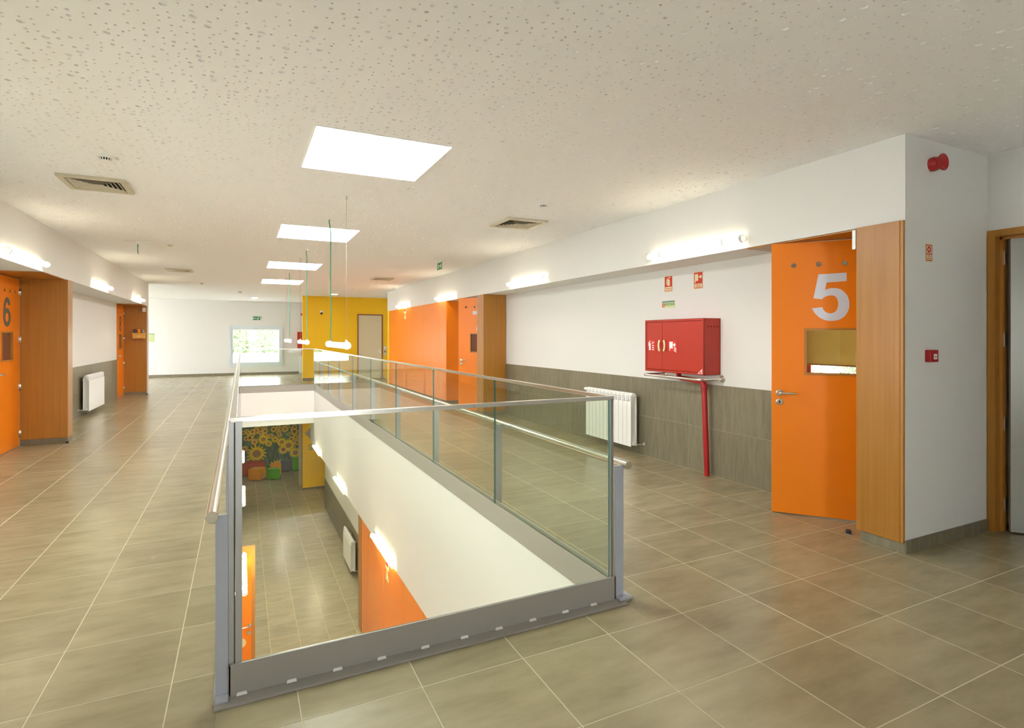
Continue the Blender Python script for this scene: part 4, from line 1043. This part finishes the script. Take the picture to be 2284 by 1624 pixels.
# ------------------------------------------------------------------ safety signs
def sign(loc, w_, h_, label, frac=0.66):
    """red and cream safety sign on a wall of constant x seen from smaller x (u runs towards smaller y)"""
    r = tag(empty('safety_sign', loc), label, 'sign')
    f = lambda u, v, d: (-0.003 - d, -u, v)
    MB().box(-0.003, 0, -w_ / 2, w_ / 2, -h_ / 2, h_ / 2).build('plate', 'cream', r)
    e = 0.006
    b_ = MB(); b_.prism([rect(-w_ / 2 + e, w_ / 2 - e, -h_ / 2 + e, h_ / 2 - e), rect(-w_ / 2 + 2 * e, w_ / 2 - 2 * e, -h_ / 2 + 2 * e, h_ / 2 - frac * h_ - e)], 0, 0.0006, f); b_.build('red_field', 'redsign', r)
    return r, f
r, f = sign((XRR, 4.825, 1.994), 0.13, 0.176, 'red extinguisher sign on the white wall above the small green notice')
b = MB(); b.prism([[(-0.018, -0.022), (0.024, -0.022), (0.024, 0.04), (0.018, 0.05), (-0.012, 0.05), (-0.018, 0.04)]], 0.0008, 0.0014, f)
b.prism([stroke([(-0.030, -0.005), (-0.031, 0.02), (-0.026, 0.045), (-0.01, 0.062), (0.015, 0.066), (0.036, 0.074)], 0.009)], 0.0008, 0.0014, f); b.build('extinguisher_symbol', 'cream', r)
text_mesh('\u2022 Extintor', 0.024, 'lettering', 'redsign', r, lambda u, v: f(u, v - 0.062, 0.001), 0.0006)
r, f = sign((XRR, 4.373, 1.992), 0.13, 0.178, 'red hose reel sign on the white wall, nearer to door five')
b = MB(); b.prism([rect(-0.048, 0.0, -0.005, 0.066)], 0.0008, 0.0014, f); b.prism([rect(-0.048, -0.036, -0.026, -0.005)], 0.0008, 0.0014, f); b.prism([circle(0.034, 0.036, 0.017, 14)], 0.0008, 0.0014, f); b.prism([rect(0.0, 0.024, 0.031, 0.039)], 0.0008, 0.0014, f); b.build('hose_symbol', 'cream', r)
text_mesh('Boca de', 0.021, 'lettering', 'redsign', r, lambda u, v: f(u, v - 0.053, 0.001), 0.0006)
text_mesh('inc\u00eandio', 0.021, 'lettering', 'redsign', r, lambda u, v: f(u, v - 0.073, 0.001), 0.0006)
r = tag(empty('safety_notice', (XRR, 4.828, 1.768)), 'small pale green strip notice with a blue bar above the hose cabinet', 'notice')
f = lambda u, v, d: (-0.003 - d, -u, v)
MB().box(-0.003, 0, -0.105, 0.105, -0.040, 0.040).build('plate', 'signgreen', r)
b = MB(); b.prism([rect(-0.097, 0.097, 0.020, 0.031)], 0, 0.0006, f); b.build('blue_bar', 'blue', r)
b = MB(); b.prism([rect(-0.099, -0.062, -0.032, 0.010)], 0, 0.0006, f); b.build('red_field', 'redsign', r)
b = MB(); b.prism([rect(-0.086, -0.076, -0.026, 0.004)], 0.0007, 0.0012, f); b.build('symbol', 'cream', r)
for k in range(4):
    b = MB(); c0 = -0.040 + k * 0.041; b.prism([rect(c0 - 0.013, c0 + 0.013, -0.016, 0.012)], 0, 0.0006, f); gf = b.build('green_field', 'green', r)
    b = MB(); b.prism([stroke([(c0 - 0.007, 0.006), (c0 + 0.003, 0.0), (c0 + 0.007, -0.010)] if k % 2 else [(c0 - 0.006, -0.010), (c0, 0.006), (c0 + 0.007, -0.002)], 0.005)], 0.0007, 0.0012, f); b.build('symbol', 'signgreen', gf)
# corner wall: siren, sign, call point (wall faces -Y)
YC = 2.113
r = tag(empty('alarm_siren', (4.125, YC, 2.545)), 'dark red alarm siren high on the corner wall near the ceiling', 'alarm')
MB().lathe([(0.044, 0), (0.044, -0.010), (0.040, -0.012)], n=24, axis='y').build('wall_base', 'white', r)
MB().lathe([(0.046, -0.012), (0.047, -0.035), (0.043, -0.048), (0.041, -0.058)], n=10, axis='y').build('body', 'red2', r)
MB().lathe([(0.041, -0.058), (0.045, -0.070), (0.054, -0.078), (0.056, -0.086), (0.052, -0.090), (0.030, -0.074), (0.012, -0.070)], n=24, axis='y').build('horn', 'red2', r)
r = tag(empty('safety_sign', (4.118, YC, 1.962)), 'cream and red alarm button sign on the corner wall', 'sign')
f = lambda u, v, d: (u, -0.003 - d, v)
MB().box(-0.038, 0.038, -0.003, 0, -0.062, 0.062).build('plate', 'cream', r)
b = MB(); b.prism([rect(-0.036, 0.036, -0.055, 0.052), rect(-0.031, 0.031, -0.007, 0.046), rect(-0.032, 0.032, -0.050, -0.013)], 0, 0.0006, f); b.prism([circle(0, 0.02, 0.022, 18), circle(0, 0.02, 0.009, 14)], 0, 0.0006, f); b.build('red_field', 'redsign', r)
text_mesh('Bot\u00e3o', 0.014, 'lettering', 'redsign', r, lambda u, v: f(u, v - 0.027, 0.001), 0.0004)
text_mesh('de alarme', 0.012, 'lettering', 'redsign', r, lambda u, v: f(u, v - 0.043, 0.001), 0.0004)
r = tag(empty('call_point', (4.122, YC, 1.273)), 'small square red alarm call point on the corner wall', 'alarm button')
MB().box(-0.046, 0.046, -0.035, 0, -0.040, 0.040).build('housing', 'red2', r, bevel=0.004)
MB().box(-0.012, 0.026, -0.037, -0.034, -0.022, 0.014).build('glass_panel', 'white', r)
b = MB(); b.box(-0.006, 0.020, -0.0378, -0.037, -0.008, -0.003); b.build('print', 'numgrey', r)
b = MB(); b.lathe([(0.004, -0.037), (0.003, -0.038)], (0.012, 0, 0.027), 10, axis='y'); b.build('lamp', 'redsign', r)

# ------------------------------------------------------------------ door stops
for (x, y, lb) in ((3.875, 2.50, 'black rubber door stop on the floor under the ajar door with numeral five'), (-2.06, 9.10, 'black rubber door stop near the closed door with numeral six'), (-2.06, 15.90, 'black rubber door stop at the wall end by the door with numeral eight')):
    r = tag(empty('door_stop', (x, y, 0.0)), lb, 'door stop')
    MB().lathe([(0.020, 0.0), (0.020, 0.004)], n=16).build('base', 'steel_dull', r)
    MB().lathe([(0.018, 0.004), (0.018, 0.024), (0.014, 0.030)], n=16).build('buffer', 'black', r)
# door closer box over door five, box above the door eight panel
r = tag(empty('door_closer', (XR + 0.012, 2.43, 2.08)), 'white slim device at the top edge of door five beside the pier', 'door closer')
MB().box(-0.030, 0.0, -0.006, 0.02, -0.07, 0.065).build('body', 'white', r, bevel=0.003)
r = tag(empty('alarm_box', (-2.148, 16.124, 2.06)), 'small white box high on the wood panel by door eight', 'box')
MB().box(-0.035, 0.035, -0.035, 0, -0.05, 0.05).build('housing', 'white', r, bevel=0.004)
# little shelf with toys by door eight
r = tag(empty('wall_shelf', (-2.245, 16.124, 1.36)), 'pale wooden shelf box on the panel beside door eight', 'shelf')
MB().box(-0.125, 0.125, -0.10, 0, 0.0, 0.115).build('box', 'shelf_wood', r, bevel=0.002)
MB().box(-0.14, 0.14, -0.115, 0, 0.115, 0.135).build('top_board', 'shelf_wood', r, bevel=0.002)
b = MB(); b.box(-0.03, 0.03, -0.102, -0.10, 0.045, 0.06); b.build('label_plate', 'cream', r)
for i, (x, m, nm, lb) in enumerate(((-2.325, 'figure_blue', 'toy_figure', 'small round dark blue figure on the shelf beside door eight'), (-2.245, 'cushion_orange', 'toy_figure', 'small orange figure on the shelf beside door eight'), (-2.16, 'doorgrey', 'toy_figure', 'small pale grey figure on the shelf beside door eight'))):
    r = tag(empty(nm, (x, 16.065, 1.495)), lb, 'figurine', 'figures on the small shelf')
    MB().lathe([(0.018, 0), (0.030, 0.012), (0.034, 0.035), (0.022, 0.055)], n=14).build('body', m, r)
    MB().lathe([(0.010, 0.050), (0.022, 0.062), (0.022, 0.078), (0.008, 0.092)], n=14).build('head', m, r)
r = tag(empty('poster', (-2.80, YF, 1.36)), 'small pale green notice on the far wall beside door eight', 'poster')
MB().box(-0.20, 0.09, -0.004, 0, -0.13, 0.13).build('sheet', 'poster', r)
MB().box(-0.20, 0.09, -0.010, 0, 0.13, 0.148).build('top_rail', 'green', r)
# far end: red cabinet, beacon, extinguisher, radiator
r = tag(empty('fire_hose_cabinet', (2.25, YF - 0.001, 0.97)), 'red hose cabinet on the far wall half hidden by the yellow partition', 'cabinet')
MB().box(-0.36, 0.5, -0.2, 0, 0, 0.62).build('body', 'red', r, bevel=0.004)
MB().box(-0.34, 0.48, -0.204, -0.2, 0.02, 0.60).build('cabinet_door', 'red', r, bevel=0.001)
r = tag(empty('safety_sign', (2.10, YF, 2.255)), 'small red sign high on the far wall beside the yellow partition', 'sign')
MB().box(-0.075, 0.075, -0.004, 0, -0.045, 0.045).build('plate', 'redsign', r)
r = tag(empty('fire_extinguisher', (2.12, YF - 0.1, 0.70)), 'red fire extinguisher on the far wall below the red cabinet', 'extinguisher')
MB().lathe([(0.05, 0), (0.075, 0.02), (0.075, 0.18), (0.055, 0.215), (0.022, 0.23)], n=16).build('cylinder', 'red', r)
b = MB(); b.box(-0.02, 0.02, -0.07, 0.02, 0.23, 0.25); b.build('valve', 'black', r)
r = tag(empty('convector', (2.15, YF, 0.03)), 'white slim convector low on the far wall behind the yellow partition', 'heater')
MB().box(-0.16, 0.4, -0.09, -0.01, 0, 0.62).build('casing', 'white', r, bevel=0.005)
MB().box(-0.165, 0.4, -0.095, -0.005, 0.62, 0.65).build('top_grille', 'cream', r, bevel=0.003)
# yellow wall: camera and switch panel
r = tag(empty('wall_camera', (2.32, YY, 2.19)), 'small dome camera on the yellow partition', 'camera')
MB().lathe([(0.045, 0), (0.045, -0.03), (0.038, -0.045)], (0, 0, 0.02), 16, axis='y').build('base', 'white', r)
MB().lathe([(0.036, 0), (0.034, -0.05), (0.020, -0.075), (0.006, -0.082)], (0, 0, -0.03), 16, axis='y').build('lens_dome', 'screen', r)
r = tag(empty('switch_panel', (4.385, YY, 0.93)), 'cream switch panel on the yellow partition beside its door', 'switch')
MB().box(-0.055, 0.055, -0.01, 0, -0.16, 0.16).build('plate', 'cream', r)
MB().box(-0.035, 0.035, -0.02, -0.01, 0.06, 0.13).build('rocker', 'white', r)
MB().box(-0.02, 0.02, -0.018, -0.01, -0.06, 0.0).build('socket', 'numgrey', r)

# ------------------------------------------------------------------ storey below: mural, seats, emblem
YM = 22.055
r = tag(empty('sunflower_mural', (0, YM, ZL)), 'large printed mural of a sunflower field on the far wall below', 'mural')
MB().box(-3.9, 1.92, -0.006, 0, 0.06, 2.56).build('backing', 'mural_dark', r)
stem = MB()
for k in range(46):
    x = random.uniform(-2.5, 1.85); z = random.uniform(0.4, 1.2)
    stem.prism([stroke([(x, z), (x + random.uniform(-0.02, 0.02), z + 0.25), (x + random.uniform(-0.03, 0.03), z + random.uniform(0.35, 0.6))], random.uniform(0.008, 0.014))], -0.0075, -0.006, lambda u, v, d: (u, d, v))
tag(stem.build('printed_stems', 'stem', r), kind='stuff')
flowers = [(0.48, 0.68, 0.349, 0, 0), (0.7, 1.18, 0.203, 0, 0), (0.41, 1.11, 0.138, 1, 0), (0.26, 1.27, 0.138, 1, 1), (0.14, 1.25, 0.097, 1, 1), (0.34, 1.48, 0.106, 1, 1), (0.45, 1.46, 0.097, 1, 0), (0.76, 1.48, 0.114, 1, 1), (0.95, 1.28, 0.106, 1, 0), (1.09, 1.15, 0.13, 0, 0), (0.88, 1.01, 0.13, 0, 0), (1.04, 1.52, 0.122, 1, 1), (1.23, 1.34, 0.084, 1, 0), (1.43, 1.51, 0.146, 1, 0), (1.75, 1.39, 0.154, 1, 1), (1.76, 1.56, 0.106, 1, 1), (1.32, 1.03, 0.187, 0, 0), (1.55, 0.89, 0.252, 0, 0), (1.37, 0.75, 0.187, 0, 1), (1.78, 0.6, 0.235, 0, 0), (1.84, 0.98, 0.138, 1, 0), (1.64, 1.12, 0.106, 1, 1), (1.79, 1.17, 0.122, 1, 0), (1.15, 0.15, 0.276, 0, 0), (1.56, 0.06, 0.276, 1, 0), (0.28, 0.43, 0.154, 1, 1), (0.09, 0.89, 0.122, 1, 0), (0.05, 1.47, 0.089, 1, 1), (0.6, 1.56, 0.097, 1, 1), (1.2, 1.54, 0.081, 1, 0), (1.29, 1.5, 0.089, 1, 1), (0.62, 1.42, 0.097, 1, 0)]
flowers += [(random.uniform(0.0, 1.88), random.uniform(1.22, 1.68), random.uniform(0.07, 0.11), 1, random.randint(0, 1)) for _ in range(22)]
flowers += [(random.uniform(-3.6, -0.2), random.uniform(0.8, 2.4), random.uniform(0.12, 0.28), 1, random.randint(0, 1)) for _ in range(26)]
for i, (x, z, rad, pale, dk) in enumerate(flowers):
    n = 15; rot = random.random(); pts = []; dd = -0.008 - 0.0004 * (len(flowers) - i) / len(flowers) - 0.001 * (rad > 0.15)
    for k in range(n):
        for t, q in ((0, 0.62), (0.33, 0.9), (0.5, 1.0), (0.67, 0.88)):
            a = 2 * math.pi * (k + t + rot) / n; q_ = rad * q * random.uniform(0.93, 1.06)
            pts.append((x + q_ * math.cos(a), min(2.555, max(0.065, z + q_ * math.sin(a)))))
    pts = [(min(p[0], 1.915), p[1]) for p in pts]
    b = MB(); b.prism([pts], dd, dd + 0.0012, lambda u, v, d: (u, d, v)); fo = b.build('printed_sunflower', 'petal2' if pale else 'petal', r)
    c_ = [(min(p[0], 1.915), min(p[1], 2.555)) for p in ell(x, z, rad * 0.40, rad * 0.38, 14)]
    b = MB(); b.prism([c_], dd - 0.0006, dd, lambda u, v, d: (u, d, v)); b.build('seed_head', 'seed_dark' if dk else 'seed', fo)
for x, y, lb in ((0.2, 20.0, 'added unseen downlight in the lower hall ceiling before the mural'), (1.2, 20.2, 'second added unseen downlight in the lower hall ceiling, behind the yellow wall line'), (2.7, 17.7, 'added unseen downlight in the lower hall ceiling in front of the yellow wall')):  # lamps added out of sight to brighten the mural and yellow wall
    r_ = tag(empty('downlight', (x, y, ZLC)), lb, 'downlight', 'added lower hall fill lights')
    MB().lathe([(0.085, -0.0125), (0.02, -0.0125)], n=16).build('lens', 'low_fill', r_)
    MB().lathe([(0.105, 0), (0.105, -0.006), (0.085, -0.010)], n=16).build('rim', 'white', r_)
def seat(name, loc, rz, dims, m, label, round_=False):
    r_ = tag(empty(name, loc, rz), label, 'seat', 'soft seats below the mural')
    b_ = MB()
    if round_: b_.prism([[(0, 0)] + ell(0, 0, dims[0], dims[0], 12, math.pi, 1.5 * math.pi, True)], 0.03, dims[2], lambda u, v, d: (u, v, d))
    else: b_.box(-dims[0] / 2, dims[0] / 2, -dims[1] / 2, dims[1] / 2, 0.03, dims[2])
    b_.build('cushion', m, r_, bevel=0.015)
    b_ = MB(); s_ = 0.3 * dims[0]
    (b_.box(-s_, s_, -0.3 * dims[1], 0.3 * dims[1], 0, 0.03) if not round_ else b_.box(-0.6 * dims[0], -0.05, -0.6 * dims[0], -0.05, 0, 0.03)); b_.build('foot', 'black', r_)
seat('bench', (0.10, 21.75, ZL), 0, (1.25, 0.45, 0.46), 'cushion_red', 'long terracotta upholstered bench below the mural')
seat('cube_seat', (0.47, 20.95, ZL), math.radians(-28), (0.42, 0.42, 0.40), 'cushion_orange', 'orange-yellow cube seat in front of the terracotta bench')
seat('quarter_seat', (1.12, 21.0, ZL), math.radians(10), (0.38, 0.38, 0.36), 'cushion_green', 'bright green rounded seat beside the orange cube seat', True)
seat('cube_seat', (1.08, 21.35, ZL), 0, (0.34, 0.34, 0.42), 'cushion_orange', 'orange seat behind the bright green rounded seat')
seat('bench', (1.45, 21.85, ZL), 0, (0.34, 0.30, 0.38), 'cushion_grey', 'dark grey seat under the mural by the green seat')
seat('cube_seat', (1.82, 21.8, ZL), 0, (0.36, 0.36, 0.46), 'cushion_green', 'green cube seat at the mural edge by the white door')
r = tag(empty('wall_lettering', (0, YY, 0)), 'grey arrow and lettering on the lower yellow wall', 'lettering')
f = lambda u, v, d: (u, -0.002 + d * 0.002, v)
b = MB(); b.prism([[(1.815, -1.70), (2.03, -1.47), (2.6, -1.47), (2.6, -1.93), (2.03, -1.93)]], 0, 1, f); b.build('arrow', 'emblem', r)
text_mesh('Sala', 0.26, 'lettering', 'emblem', r, lambda u, v: f(1.92 + u, v - 2.24, -0.3), 0.008, 'LEFT')
